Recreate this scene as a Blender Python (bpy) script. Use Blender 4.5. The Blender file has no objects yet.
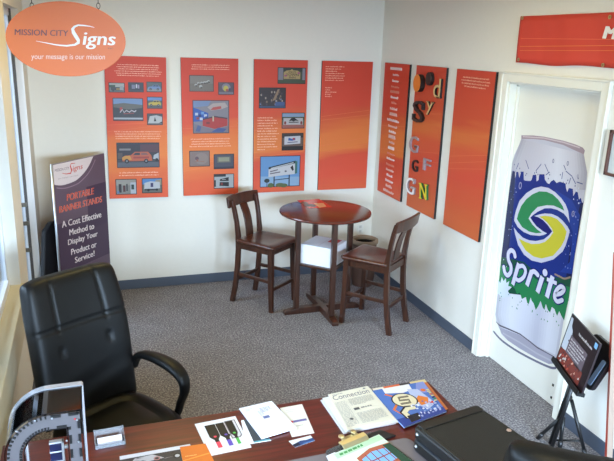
import bpy, bmesh, math, random
from mathutils import Vector, Matrix
random.seed(7)
C = bpy.context.scene.collection
R = math.radians
PI = math.pi

# ------------------------------------------------------------------ camera frame (solved from the photograph)
CAM = Vector((-2.72599, -5.87241, 2.24348))
YAW, PIT, ROL, FPX = 0.332567, -0.27996709, 0.03168995, 651.31
W, H = 614, 461
fw = Vector((math.sin(YAW)*math.cos(PIT), math.cos(YAW)*math.cos(PIT), math.sin(PIT)))
r0 = Vector((math.cos(YAW), -math.sin(YAW), 0)); u0 = r0.cross(fw)
rt = math.cos(ROL)*r0+math.sin(ROL)*u0; up = -math.sin(ROL)*r0+math.cos(ROL)*u0

def ray(px, py): return fw+rt*((px-W/2)/FPX)+up*((H/2-py)/FPX)
def on_plane(px, py, O, N):
    d = ray(px, py); return CAM+d*((O-CAM).dot(N)/d.dot(N))
def at_x(px, py, x): return on_plane(px, py, Vector((x, 0, 0)), Vector((1, 0, 0)))
def at_y(px, py, y): return on_plane(px, py, Vector((0, y, 0)), Vector((0, 1, 0)))
def at_z(px, py, z): return on_plane(px, py, Vector((0, 0, z)), Vector((0, 0, 1)))

# ------------------------------------------------------------------ materials
def lin(c): return tuple(((v/255)/12.92 if v/255 <= .04045 else ((v/255+.055)/1.055)**2.4) for v in c[:3])
_m = {}
def new_mat(name):
    m = bpy.data.materials.new(name); m.use_nodes = True
    nt = m.node_tree; return m, nt, nt.nodes['Principled BSDF']
def mat(name, rgb, rough=.5, metal=0., spec=.5, coat=0., noise=0., nscale=60, bump=0.):
    if name in _m: return _m[name]
    m, nt, b = new_mat(name); c = lin(rgb)+(1,)
    b.inputs['Base Color'].default_value = c; b.inputs['Roughness'].default_value = rough
    b.inputs['Metallic'].default_value = metal; b.inputs['Specular IOR Level'].default_value = spec
    b.inputs['Coat Weight'].default_value = coat; b.inputs['Coat Roughness'].default_value = .1
    if noise or bump:
        tc = nt.nodes.new('ShaderNodeTexCoord'); n = nt.nodes.new('ShaderNodeTexNoise')
        n.inputs['Scale'].default_value = nscale; n.inputs['Detail'].default_value = 4
        nt.links.new(tc.outputs['Object'], n.inputs['Vector'])
        if noise:
            mx = nt.nodes.new('ShaderNodeMix'); mx.data_type = 'RGBA'
            mx.inputs[6].default_value = tuple(v*(1-noise) for v in c[:3])+(1,)
            mx.inputs[7].default_value = tuple(min(1, v*(1+noise)) for v in c[:3])+(1,)
            nt.links.new(n.outputs['Fac'], mx.inputs[0]); nt.links.new(mx.outputs[2], b.inputs['Base Color'])
        if bump:
            bp = nt.nodes.new('ShaderNodeBump'); bp.inputs['Strength'].default_value = bump; bp.inputs['Distance'].default_value = .002
            nt.links.new(n.outputs['Fac'], bp.inputs['Height']); nt.links.new(bp.outputs['Normal'], b.inputs['Normal'])
    _m[name] = m; return m
def wood(name, dark, light, rough=.35, scale=(3, 40, 40), coat=.2):
    if name in _m: return _m[name]
    m, nt, b = new_mat(name)
    tc = nt.nodes.new('ShaderNodeTexCoord'); mp = nt.nodes.new('ShaderNodeMapping'); mp.inputs['Scale'].default_value = scale
    n = nt.nodes.new('ShaderNodeTexNoise'); n.inputs['Scale'].default_value = 1; n.inputs['Detail'].default_value = 6; n.inputs['Distortion'].default_value = .6
    cr = nt.nodes.new('ShaderNodeValToRGB')
    cr.color_ramp.elements[0].position = .3; cr.color_ramp.elements[0].color = lin(dark)+(1,)
    cr.color_ramp.elements[1].position = .72; cr.color_ramp.elements[1].color = lin(light)+(1,)
    nt.links.new(tc.outputs['Object'], mp.inputs[0]); nt.links.new(mp.outputs[0], n.inputs['Vector'])
    nt.links.new(n.outputs['Fac'], cr.inputs[0]); nt.links.new(cr.outputs[0], b.inputs['Base Color'])
    b.inputs['Roughness'].default_value = rough; b.inputs['Coat Weight'].default_value = coat; b.inputs['Coat Roughness'].default_value = .15
    _m[name] = m; return m
def carpet():
    m, nt, b = new_mat('carpet')
    tc = nt.nodes.new('ShaderNodeTexCoord')
    n = nt.nodes.new('ShaderNodeTexNoise'); n.inputs['Scale'].default_value = 85; n.inputs['Detail'].default_value = 3; n.inputs['Roughness'].default_value = .7
    n2 = nt.nodes.new('ShaderNodeTexNoise'); n2.inputs['Scale'].default_value = 7; n2.inputs['Detail'].default_value = 4
    cr = nt.nodes.new('ShaderNodeValToRGB'); e = cr.color_ramp.elements
    e[0].position = .3; e[0].color = lin((80, 78, 82))+(1,); e[1].position = .7; e[1].color = lin((206, 201, 200))+(1,)
    x = cr.color_ramp.elements.new(.5); x.color = lin((134, 131, 136))+(1,)
    mx = nt.nodes.new('ShaderNodeMix'); mx.data_type = 'RGBA'; mx.blend_type = 'MULTIPLY'; mx.inputs[0].default_value = .35
    nt.links.new(tc.outputs['Object'], n.inputs['Vector']); nt.links.new(tc.outputs['Object'], n2.inputs['Vector'])
    nt.links.new(n.outputs['Fac'], cr.inputs[0]); nt.links.new(cr.outputs[0], mx.inputs[6]); nt.links.new(n2.outputs['Fac'], mx.inputs[7])
    nt.links.new(mx.outputs[2], b.inputs['Base Color'])
    bp = nt.nodes.new('ShaderNodeBump'); bp.inputs['Strength'].default_value = .6; bp.inputs['Distance'].default_value = .004
    nt.links.new(n.outputs['Fac'], bp.inputs['Height']); nt.links.new(bp.outputs['Normal'], b.inputs['Normal'])
    b.inputs['Roughness'].default_value = 1; b.inputs['Specular IOR Level'].default_value = .1
    return m
def glass(name, tint=(235, 242, 245), gloss=.08, milk=0.):
    if name in _m: return _m[name]
    m = bpy.data.materials.new(name); m.use_nodes = True; nt = m.node_tree; nt.nodes.clear()
    o = nt.nodes.new('ShaderNodeOutputMaterial'); t = nt.nodes.new('ShaderNodeBsdfTransparent'); g = nt.nodes.new('ShaderNodeBsdfGlossy')
    t.inputs[0].default_value = lin(tint)+(1,); g.inputs['Roughness'].default_value = .03
    mx = nt.nodes.new('ShaderNodeMixShader'); fr = nt.nodes.new('ShaderNodeFresnel'); fr.inputs[0].default_value = 1.35
    ad = nt.nodes.new('ShaderNodeMath'); ad.operation = 'ADD'; ad.use_clamp = True; ad.inputs[1].default_value = gloss
    nt.links.new(fr.outputs[0], ad.inputs[0]); nt.links.new(ad.outputs[0], mx.inputs[0])
    body = t
    if milk:
        df = nt.nodes.new('ShaderNodeBsdfDiffuse'); df.inputs[0].default_value = (.85, .86, .88, 1); m2 = nt.nodes.new('ShaderNodeMixShader'); m2.inputs[0].default_value = milk
        nt.links.new(t.outputs[0], m2.inputs[1]); nt.links.new(df.outputs[0], m2.inputs[2]); body = m2
    nt.links.new(body.outputs[0], mx.inputs[1]); nt.links.new(g.outputs[0], mx.inputs[2]); nt.links.new(mx.outputs[0], o.inputs[0])
    _m[name] = m; return m
def print_mat(name, rough=.4):
    if name in _m: return _m[name]
    m, nt, b = new_mat(name)
    a = nt.nodes.new('ShaderNodeAttribute'); a.attribute_name = 'Col'
    nt.links.new(a.outputs['Color'], b.inputs['Base Color']); b.inputs['Roughness'].default_value = rough
    b.inputs['Specular IOR Level'].default_value = .35
    _m[name] = m; return m
def board_print(name, stops, zlo, zhi, axis):
    """orange poster print: vertical colour wash with slanting soft streaks"""
    m, nt, b = new_mat(name)
    tc = nt.nodes.new('ShaderNodeTexCoord'); sp = nt.nodes.new('ShaderNodeSeparateXYZ'); nt.links.new(tc.outputs['Object'], sp.inputs[0])
    mr = nt.nodes.new('ShaderNodeMapRange'); mr.inputs[1].default_value = zlo; mr.inputs[2].default_value = zhi
    n = nt.nodes.new('ShaderNodeTexNoise'); n.inputs['Scale'].default_value = 1; n.inputs['Detail'].default_value = 2
    mp = nt.nodes.new('ShaderNodeMapping'); mp.inputs['Scale'].default_value = (1.2, 1.2, 14); mp.inputs['Rotation'].default_value = (0, R(8), 0) if axis == 0 else (R(-8), 0, 0)
    nt.links.new(tc.outputs['Object'], mp.inputs[0]); nt.links.new(mp.outputs[0], n.inputs['Vector'])
    sl = nt.nodes.new('ShaderNodeMath'); sl.operation = 'MULTIPLY_ADD'; sl.inputs[1].default_value = (-.16 if axis == 0 else .16)
    nt.links.new(sp.outputs[axis], sl.inputs[0]); nt.links.new(sp.outputs[2], sl.inputs[2]); nt.links.new(sl.outputs[0], mr.inputs[0])
    ad = nt.nodes.new('ShaderNodeMath'); ad.operation = 'MULTIPLY_ADD'; ad.inputs[1].default_value = .16
    nt.links.new(n.outputs['Fac'], ad.inputs[0])
    sb = nt.nodes.new('ShaderNodeMath'); sb.operation = 'SUBTRACT'; sb.inputs[1].default_value = .08
    nt.links.new(mr.outputs[0], sb.inputs[0]); nt.links.new(sb.outputs[0], ad.inputs[2])
    cr = nt.nodes.new('ShaderNodeValToRGB'); e = cr.color_ramp.elements
    e[0].position, e[0].color = stops[0][0], lin(stops[0][1])+(1,)
    e[1].position, e[1].color = stops[-1][0], lin(stops[-1][1])+(1,)
    for p, c in stops[1:-1]:
        x = e.new(p); x.color = lin(c)+(1,)
    nt.links.new(ad.outputs[0], cr.inputs[0]); nt.links.new(cr.outputs[0], b.inputs['Base Color'])
    b.inputs['Roughness'].default_value = .5; b.inputs['Specular IOR Level'].default_value = .3
    return m

WALL = mat('wall_paint', (226, 221, 210), .75, noise=.02, nscale=30, bump=.12, spec=.2)
TRIMW = mat('trim_paint', (228, 224, 210), .45)
BASEB = mat('vinyl_baseboard', (74, 82, 96), .5)
BLACK = mat('black_plastic', (18, 18, 19), .4)
FOAM = mat('black_foam_edge', (22, 20, 20), .7)
LEATH = mat('black_leather', (9, 9, 9), .46, bump=.2, nscale=220, spec=.28)
CHROME = mat('chrome', (226, 228, 234), .2, .65)
ALU = mat('brushed_aluminium', (190, 194, 198), .35, .9)
WHITE = mat('white_paper', (236, 236, 234), .6)
STOOL = wood('cherry_wood', (46, 25, 16), (76, 42, 27), .32, (30, 30, 4))
SEATW = wood('cherry_seat', (52, 27, 18), (86, 46, 30), .28, (8, 40, 40))
TOPW = wood('cherry_top', (60, 23, 14), (98, 40, 25), .22, (5, 45, 40), .4)
DESKW = wood('mahogany', (64, 17, 13), (104, 31, 23), .32, (4, 50, 40), .35)
PRINT = print_mat('printed_ink')
GLOSSPRINT = print_mat('glossy_print', .22)

# ------------------------------------------------------------------ object helpers
MINV = {}
def empty(name, label, cat, loc=(0, 0, 0), rz=0., group=None, ry=0.):
    o = bpy.data.objects.new(name, None); C.objects.link(o)
    o.location = loc; o.rotation_euler = (0, ry, rz); o.empty_display_size = .05
    MINV[o.name] = (Matrix.Translation(Vector(loc)) @ Matrix.Rotation(rz, 4, 'Z') @ Matrix.Rotation(ry, 4, 'Y')).inverted()
    return tag(o, label, cat, group)
def tag(o, label=None, cat=None, group=None, kind=None):
    if label: o['label'] = label
    if cat: o['category'] = cat
    if group: o['group'] = group
    if kind: o['kind'] = kind
    return o
def root_inv(p):
    while p.parent: p = p.parent
    return MINV.get(p.name, Matrix.Identity(4))
def mk(name, bm, mats, parent=None, smooth=False, bev=0., seg=2, world=False, ang=30, label=None):
    if world and parent is not None: bm.transform(root_inv(parent))
    me = bpy.data.meshes.new(name); bm.to_mesh(me); bm.free()
    for m in (mats if isinstance(mats, (list, tuple)) else [mats]): me.materials.append(m)
    o = bpy.data.objects.new(name, me); C.objects.link(o)
    if parent is not None: o.parent = parent
    if smooth: me.shade_smooth()
    if bev:
        b = o.modifiers.new('bevel', 'BEVEL'); b.width = bev; b.segments = seg; b.limit_method = 'ANGLE'; b.angle_limit = R(ang)
        me.shade_smooth(); b.harden_normals = True
    if label: o['label'] = label
    return o
def struct(name, bm, mats, **k):
    o = mk(name, bm, mats, **k); o['kind'] = 'structure'; return o
def B(): return bmesh.new()
def recalc(bm): bmesh.ops.recalc_face_normals(bm, faces=bm.faces); return bm
def quad(bm, pts, mi=0):
    f = bm.faces.new([bm.verts.new(p) for p in pts]); f.material_index = mi; return f
def box(bm, x0, x1, y0, y1, z0, z1, mi=0, M=None):
    P = [Vector((x, y, z)) for z in (z0, z1) for y in (y0, y1) for x in (x0, x1)]
    if M is not None: P = [M @ p for p in P]
    v = [bm.verts.new(p) for p in P]
    for i in ((0, 2, 3, 1), (4, 5, 7, 6), (0, 1, 5, 4), (2, 6, 7, 3), (0, 4, 6, 2), (1, 3, 7, 5)):
        f = bm.faces.new([v[k] for k in i]); f.material_index = mi
    return bm
def loft(bm, rings, cap=True, mi=0, close=True):
    vs = [[bm.verts.new(p) for p in r] for r in rings]
    n = len(vs[0])
    for a, b in zip(vs, vs[1:]):
        for i in range(n if close else n-1):
            f = bm.faces.new((a[i], a[(i+1) % n], b[(i+1) % n], b[i])); f.material_index = mi
    if cap:
        f = bm.faces.new(vs[0][::-1]); f.material_index = mi
        f = bm.faces.new(vs[-1]); f.material_index = mi
    return bm
def frames(pts, ref):
    out = []
    for i, p in enumerate(pts):
        t = (pts[min(i+1, len(pts)-1)]-pts[max(i-1, 0)]).normalized()
        a = ref.cross(t)
        if a.length < 1e-5: a = Vector((1, 0, 0)).cross(t)
        a.normalize(); b = t.cross(a); out.append((a, b))
    return out
def sweep(bm, pts, ra, rb, n=12, ref=Vector((0, 0, 1)), mi=0, power=1.):
    """sweep an (optionally squarish) ellipse; ra across, rb along ref side"""
    pts = [Vector(p) for p in pts]; fr = frames(pts, Vector(ref)); rings = []
    for i, (p, (a, b)) in enumerate(zip(pts, fr)):
        A = ra[i] if isinstance(ra, (list, tuple)) else ra; Bb = rb[i] if isinstance(rb, (list, tuple)) else rb
        ring = []
        for k in range(n):
            t = 2*PI*k/n; c, s = math.cos(t), math.sin(t)
            c = math.copysign(abs(c)**power, c); s = math.copysign(abs(s)**power, s)
            ring.append(p+a*(A*c)+b*(Bb*s))
        rings.append(ring)
    return recalc(loft(bm, rings, True, mi))
def tube(bm, pts, r, n=10, mi=0): return sweep(bm, pts, r, r, n, Vector((.13, .07, 1)).normalized(), mi)
def bar(bm, p0, p1, w, d, ref=Vector((0, 0, 1)), mi=0):
    p0, p1 = Vector(p0), Vector(p1); t = (p1-p0).normalized(); a = Vector(ref).cross(t)
    if a.length < 1e-4: a = Vector((1, 0, 0)).cross(t)
    a.normalize(); b = t.cross(a); a *= w/2; b *= d/2
    return recalc(loft(bm, [[p-a-b, p+a-b, p+a+b, p-a+b] for p in (p0, p1)], True, mi))
def column(bm, secs, mi=0):
    """secs: (x, y, z, wx, wy) horizontal rectangular sections"""
    return recalc(loft(bm, [[Vector((x+sx*wx/2, y+sy*wy/2, z)) for sx, sy in ((-1, -1), (1, -1), (1, 1), (-1, 1))] for x, y, z, wx, wy in secs], True, mi))
def lathe(bm, prof, c=(0, 0, 0), n=40, mi=0, cap=True):
    c = Vector(c)
    return recalc(loft(bm, [[c+Vector((r*math.cos(2*PI*k/n), r*math.sin(2*PI*k/n), z)) for k in range(n)] for r, z in prof], cap, mi))
def prism(bm, pts, ext, mi=0, side=None):
    """extrude a flat polygon (3-D points) by a vector"""
    ext = Vector(ext); a = [bm.verts.new(Vector(p)) for p in pts]; b = [bm.verts.new(Vector(p)+ext) for p in pts]
    f = bm.faces.new(a[::-1]); f.material_index = mi
    f = bm.faces.new(b); f.material_index = mi
    for i in range(len(a)):
        f = bm.faces.new((a[i], a[(i+1) % len(a)], b[(i+1) % len(a)], b[i])); f.material_index = mi if side is None else side
    return bm
def round_rect(x0, x1, y0, y1, r, n=6):
    out = []
    for cx, cy, a in ((x1-r, y1-r, 0), (x0+r, y1-r, 90), (x0+r, y0+r, 180), (x1-r, y0+r, 270)):
        for k in range(n+1): out.append((cx+r*math.cos(R(a+90*k/n)), cy+r*math.sin(R(a+90*k/n))))
    return out

# ------------------------------------------------------------------ text and flat print
_txt = {}
def text_geo(body, bold=0., shear=0., space=1.):
    bold = 0.
    key = (body, bold, shear, space)
    if key in _txt: return _txt[key]
    cu = bpy.data.curves.new('t', 'FONT'); cu.body = body; cu.size = 1; cu.offset = bold; cu.shear = shear; cu.space_character = space
    cu.resolution_u = 3; cu.fill_mode = 'FRONT'
    ob = bpy.data.objects.new('t', cu); C.objects.link(ob)
    dg = bpy.context.evaluated_depsgraph_get(); me = bpy.data.meshes.new_from_object(ob.evaluated_get(dg))
    vs = [(v.co.x, v.co.y) for v in me.vertices]; fs = [tuple(p.vertices) for p in me.polygons]
    bpy.data.objects.remove(ob); bpy.data.curves.remove(cu); bpy.data.meshes.remove(me)
    x0 = min(v[0] for v in vs); x1 = max(v[0] for v in vs); y0 = min(v[1] for v in vs); y1 = max(v[1] for v in vs)
    _txt[key] = ([((x-x0)/(x1-x0), (y-y0)/(y1-y0)) for x, y in vs], fs)
    return _txt[key]

def curve(pts, n=5):
    out = []
    for i in range(len(pts)-1):
        p0, p1, p2, p3 = pts[max(i-1, 0)], pts[i], pts[i+1], pts[min(i+2, len(pts)-1)]
        for k in range(n):
            t = k/n; out.append(tuple(.5*(2*p1[j]+(p2[j]-p0[j])*t+(2*p0[j]-5*p1[j]+4*p2[j]-p3[j])*t*t+(3*p1[j]-p0[j]-3*p2[j]+p3[j])*t**3) for j in (0, 1)))
    return out+[pts[-1]]

class Art:
    """flat print on a real surface: O origin, U right, V up (as one looks at it), N out of the surface"""
    def __init__(s, O, U, V, lift=.0008, step=1.2e-5):
        s.O, s.U, s.V = Vector(O), Vector(U).normalized(), Vector(V).normalized(); s.N = s.U.cross(s.V)
        s.bm = bmesh.new(); s.cl = s.bm.loops.layers.float_color.new('Col'); s.h = lift; s.step = step
    def px(s, x, y):
        p = on_plane(x, y, s.O, s.N)-s.O; return (p.dot(s.U), p.dot(s.V))
    def pxs(s, pts): return [s.px(*p) for p in pts]
    def P(s, u, v): return s.O+s.U*u+s.V*v+s.N*s.h
    def poly(s, pts, col, keep=False):
        if not keep: s.h += s.step
        f = s.bm.faces.new([s.bm.verts.new(s.P(*p)) for p in pts])
        c = lin(col)+(1,)
        for l in f.loops: l[s.cl] = c
        f.normal_update()
        if f.normal.dot(s.N) < 0: f.normal_flip()
        return f
    def rect(s, u0, v0, u1, v1, col, keep=False): s.poly([(u0, v0), (u1, v0), (u1, v1), (u0, v1)], col, keep)
    def disc(s, cu, cv, ru, rv, col, n=20, rot=0.):
        c, q = math.cos(rot), math.sin(rot)
        s.poly([(cu+ru*math.cos(2*PI*k/n)*c-rv*math.sin(2*PI*k/n)*q, cv+ru*math.cos(2*PI*k/n)*q+rv*math.sin(2*PI*k/n)*c) for k in range(n)], col)
    def ribbon(s, pts, wid, col, caps=True):
        n = len(pts); wid = wid if isinstance(wid, (list, tuple)) else [wid]*n
        L, Rr = [], []
        for i in range(n):
            a, b = pts[max(i-1, 0)], pts[min(i+1, n-1)]
            dx, dy = b[0]-a[0], b[1]-a[1]; l = math.hypot(dx, dy) or 1
            nx, ny = -dy/l*wid[i]/2, dx/l*wid[i]/2
            L.append((pts[i][0]+nx, pts[i][1]+ny)); Rr.append((pts[i][0]-nx, pts[i][1]-ny))
        s.h += s.step
        for i in range(n-1): s.poly([L[i], L[i+1], Rr[i+1], Rr[i]], col, True)
        if caps:
            for i in (0, n-1): s.disc(pts[i][0], pts[i][1], wid[i]/2, wid[i]/2, col, 10)
    def text(s, body, o, x, y, col, bold=0., shear=0., space=1.):
        """fit text box: o = lower-left uv, x = right vector, y = up vector"""
        vs, fs = text_geo(body, 0., shear, space); s.h += s.step
        if bold > 0:
            nn = max(1, len(body)); d = bold*.9/(.62*nn); q = (o[0], o[1]); x = (x[0]*(1-d), x[1]*(1-d))
            k = 3 if bold > .015 else 2
            for i in range(k): s.text(body, (q[0]+x[0]*d*i/(k-1), q[1]+x[1]*d*i/(k-1)), x, y, col, 0., shear, space)
            return
        V = [s.bm.verts.new(s.P(o[0]+x[0]*a+y[0]*b, o[1]+x[1]*a+y[1]*b)) for a, b in vs]; c = lin(col)+(1,)
        for f in fs:
            try: q = s.bm.faces.new([V[i] for i in f])
            except ValueError: continue
            for l in q.loops: l[s.cl] = c
            q.normal_update()
            if q.normal.dot(s.N) < 0: q.normal_flip()
    def text_px(s, body, TL, TR, BL, col, **k):
        a, b, c = s.px(*TL), s.px(*TR), s.px(*BL)
        s.text(body, c, (b[0]-a[0], b[1]-a[1]), (a[0]-c[0], a[1]-c[1]), col, **k)
    def greek(s, u0, u1, v, h, col, align='l', fill=1., letters=None):
        """one unreadable line of small print"""
        w = (u1-u0)*fill; a = u0 if align == 'l' else (u0+u1-w)/2; x = a; s.h += s.step
        while x < a+w-h*.3:
            word = h*random.uniform(1.2, 3.6); e = min(x+word, a+w)
            while x < e-h*.2:
                t = random.uniform(.22, .34)*h; hh = h*random.choice((.7, .7, .7, 1.))
                s.rect(x, v, x+t, v+hh, col, True)
                if random.random() < .6: s.rect(x+t*1.0, v+random.choice((0, hh*.45, hh*.7)), x+t*1.9, v+random.choice((.2, .25))*h+random.choice((0, hh*.4)), col, True)
                x += h*random.uniform(.48, .62)
            x = e+h*.35
    def done(s, name, parent=None, m=None, world=True, label=None):
        return mk(name, s.bm, m or PRINT, parent, world=world, label=label)

# ================================================================== THE ROOM
XL, YF, ZC = -3.14, -8.3, 2.76
DY0, DY1 = -2.918, -2.055          # door opening along the right wall
bm = B(); box(bm, XL-.3, .3, YF-.2, .2, -.12, 0); struct('floor', bm, carpet())
bm = B(); box(bm, XL-.3, .3, YF-.2, .2, ZC, ZC+.1); struct('ceiling', bm, mat('ceiling_paint', (222, 218, 205), .9))
bm = B(); box(bm, XL-.15, .15, 0, .15, 0, ZC); struct('wall_back', bm, WALL)
bm = B(); box(bm, 0, .15, DY1, 0, 0, ZC); box(bm, 0, .15, YF, DY0, 0, ZC); box(bm, 0, .15, DY0, DY1, 2.045, ZC)
struct('wall_right', bm, WALL)
# left wall with two windows
bm = B()
AY0, AY1, BY0, BY1, ZS, ZA, ZW = -1.46, -.45, -6.6, -1.92, .82, .24, 2.42
box(bm, XL-.12, XL, AY1, 0, 0, ZC); box(bm, XL-.12, XL, BY1, AY0, 0, ZC); box(bm, XL-.12, XL, YF, BY0, 0, ZC)
box(bm, XL-.12, XL, AY0, AY1, 0, ZA); box(bm, XL-.12, XL, AY0, AY1, ZW, ZC)
box(bm, XL-.12, XL, BY0, BY1, 0, ZS-.2); box(bm, XL-.12, XL, BY0, BY1, ZW, ZC)
struct('wall_left', bm, WALL)
bm = B(); box(bm, XL-.13, XL+.025, BY0-.03, BY1+.03, ZS-.2, ZS); struct('trim_1', bm, mat('sill_paint', (206, 196, 168), .5), bev=.006)
bm = B(); box(bm, XL-.046, XL+.004, AY1-.005, AY1+.012, ZA, ZW); struct('trim_2', bm, mat('daylit_reveal', (240, 236, 232), .5))  # added strip; the reveal's daylight brightness is put into its whiter colour
FR = mat('window_frame_metal', (222, 228, 238), .4, 0.)
def window(n, y0, y1, z0, z1, mull, x=XL-.082):
    bm = B()
    box(bm, x-.018, x+.016, y0, y0+.045, z0, z1); box(bm, x-.018, x+.016, y1-.045, y1, z0, z1)
    box(bm, x-.025, x+.025, y0+.045, y1-.045, z0, z0+.05); box(bm, x-.025, x+.025, y0+.045, y1-.045, z1-.05, z1)
    for m in mull: box(bm, x-.025, x+.03, m-.025, m+.025, z0+.05, z1-.05)
    o = struct('window_%d' % n, bm, FR, bev=.003)
    g = B(); box(g, x-.004, x+.002, y0+.03, y1-.03, z0+.03, z1-.03)
    mk('pane', g, glass('window_glass'), o)
    return o
w1 = window(1, AY0, AY1, ZA, ZW, ())
bm = B(); box(bm, XL-.068, XL-.046, AY1-.03, AY1, ZA, ZW); mk('gasket', bm, mat('dark_gasket', (92, 88, 86), .6), w1)
bm = B()
for z in (.58, .80, .95): box(bm, XL-.1, XL-.05, AY1-.062, AY1-.044, z, z+.03)
mk('latch', bm, mat('latch_metal', (120, 112, 100), .4, .7), w1)
window(2, BY0, BY1, ZS, ZW, (-3.1, -4.3, -5.5))
# front wall (behind the camera): shop window
bm = B()
box(bm, XL-.15, -2.95, YF-.15, YF, 0, ZC); box(bm, -.25, .15, YF-.15, YF, 0, ZC)
box(bm, -2.95, -.25, YF-.15, YF, 0, .3); box(bm, -2.95, -.25, YF-.15, YF, 2.3, ZC)
struct('wall_front', bm, WALL)
bm = B()
for x in (-2.93, -2.03, -1.17, -.27): box(bm, x-.025, x+.025, YF-.1, YF-.05, .3, 2.3)
for z in (.325, 2.275): box(bm, -2.95, -.25, YF-.1, YF-.05, z-.025, z+.025)
w3 = struct('window_3', bm, FR)
bm = B(); box(bm, -2.93, -.27, YF-.078, YF-.072, .32, 2.28); mk('pane', bm, glass('window_glass'), w3)
# baseboards
HB = .092
bm = B(); box(bm, XL, 0, -.008, 0, 0, HB); struct('baseboard_back', bm, BASEB, bev=.003)
bm = B(); box(bm, -.008, 0, -1.985, -.008, 0, HB); box(bm, -.008, 0, YF, -3.0, 0, HB); struct('baseboard_right', bm, BASEB, bev=.003)
bm = B(); box(bm, XL, XL+.008, YF, -.008, 0, HB); struct('baseboard_left', bm, BASEB, bev=.003)
# door, jamb and casing
bm = B(); box(bm, .07, .112, DY0, DY1, .006, 2.04)
door = struct('door_1', bm, mat('door_paint', (226, 222, 210), .5, bump=.05, nscale=15), bev=.002)
bm = B()
for z in (.058, .149): lathe(bm, [(.0, 0), (.007, 0), (.007, .004), (.0, .005)], (0, 0, 0), 10) if False else box(bm, .066, .0705, -2.802, -2.789, z-.008, z+.008)
mk('bolt', bm, mat('dark_metal', (50, 46, 42), .4, .8), door, label='small dark bolt heads near the floor')
bm = B()
box(bm, -.004, .15, DY1, DY1+.0, 0, 0) if False else None
cw = .066
def casing(bm, y0, y1, z0, z1): box(bm, -.018, .002, y0, y1, z0, z1)
casing(bm, DY1, DY1+cw, 0, 2.035+cw); casing(bm, DY0-cw, DY0, 0, 2.035+cw); casing(bm, DY0, DY1, 2.035, 2.035+cw)
box(bm, -.024, -.016, DY1+cw-.014, DY1+cw, 0, 2.035+cw); box(bm, -.024, -.016, DY0-cw, DY0-cw+.014, 0, 2.035+cw); box(bm, -.024, -.016, DY0-cw, DY1+cw, 2.035+cw-.014, 2.035+cw)
struct('trim_3', bm, TRIMW, bev=.004)
bm = B()
box(bm, .0, .15, DY1-.012, DY1, 0, 2.035); box(bm, .0, .15, DY0, DY0+.012, 0, 2.035); box(bm, .0, .15, DY0, DY1, 2.023, 2.035)
box(bm, .052, .07, DY1-.03, DY1-.012, 0, 2.023); box(bm, .052, .07, DY0+.012, DY0+.03, 0, 2.023); box(bm, .052, .07, DY0+.012, DY1-.012, 2.005, 2.023)
struct('trim_4', bm, TRIMW, bev=.002)
# pavement outside the windows
bm = B(); box(bm, -30, XL-.3, -30, 12, -.3, -.12); box(bm, XL-.3, 8, -30, YF-.2, -.3, -.12)
struct('pavement', bm, mat('concrete', (170, 168, 164), .9, noise=.1, nscale=3))

# ================================================================== ORANGE BOARDS
ZB, ZT = .868, 2.092
RED, ORG = (197, 58, 40), (206, 96, 44)
def board(label, c0, c1, wall, stops, d=.022, ry=0.):
    if wall == 'back':
        loc = ((c0+c1)/2, -d, ZB)
        o = empty('sign_board', label, 'board', loc, 0, 'orange display boards on the walls', ry)
        w = abs(c1-c0)/2
        bm = B(); box(bm, -w, w, 0, d-.002, 0, ZT-ZB, 0)
        O, U = Vector(loc), Vector((math.cos(ry), 0, -math.sin(ry))); ax = 0
    else:
        loc = (-d, (c0+c1)/2, ZB)
        o = empty('sign_board', label, 'board', loc, 0, 'orange display boards on the walls')
        w = abs(c1-c0)/2
        bm = B(); box(bm, 0, d-.002, -w, w, 0, ZT-ZB, 0)
        O, U = Vector(loc), Vector((0, -1, 0)); ax = 1
    bm.faces.ensure_lookup_table()
    nrm = Vector((0, -1, 0)) if wall == 'back' else Vector((-1, 0, 0))
    recalc(bm)
    for f in bm.faces: f.material_index = 1 if f.normal.dot(nrm) > .9 else 0
    pm = board_print('poster_print', stops, 0, ZT-ZB, ax)
    mk('panel', bm, [FOAM, pm], o)
    return o, (lambda lift=.0006: Art(O, U, Vector((math.sin(ry), 0, math.cos(ry))), lift))
S1 = [(0, (212, 88, 54)), (.12, (208, 94, 56)), (.3, (214, 120, 58)), (.45, (212, 108, 54)), (.56, (204, 78, 52)), (.75, (198, 70, 50)), (1, (194, 66, 48))]
S2 = [(0, (204, 90, 56)), (.14, (204, 78, 54)), (.26, (198, 76, 52)), (.34, (208, 116, 56)), (.47, (206, 110, 54)), (.6, (194, 80, 48)), (.68, (196, 70, 48)), (1, (196, 64, 44))]
S3 = [(0, (196, 98, 56)), (.16, (194, 86, 52)), (.36, (198, 74, 52)), (.5, (200, 86, 52)), (.6, (202, 104, 54)), (.7, (192, 76, 46)), (1, (192, 64, 44))]
PALE = (232, 178, 150)
def streaks(art, w, rows, col, th=.0025):
    art.h += .00002
    for v0, sl in rows: art.poly([(-w, v0-sl/2), (w, v0+sl/2), (w, v0+sl/2+th), (-w, v0-sl/2+th)], col, True)
def para(art, x0, x1, y0, y1, n, align='c', fills=None, hpx=1.15):
    a = art.px(x0, y0); b = art.px(x1, y1); pitch = (a[1]-b[1])/max(n, 1); h = pitch*.5
    for i in range(n):
        f = fills[i] if fills else random.uniform(.8, 1)
        art.greek(a[0], b[0], a[1]-pitch*(i+1)+pitch*.3, h, PALE, align, f)
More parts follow.
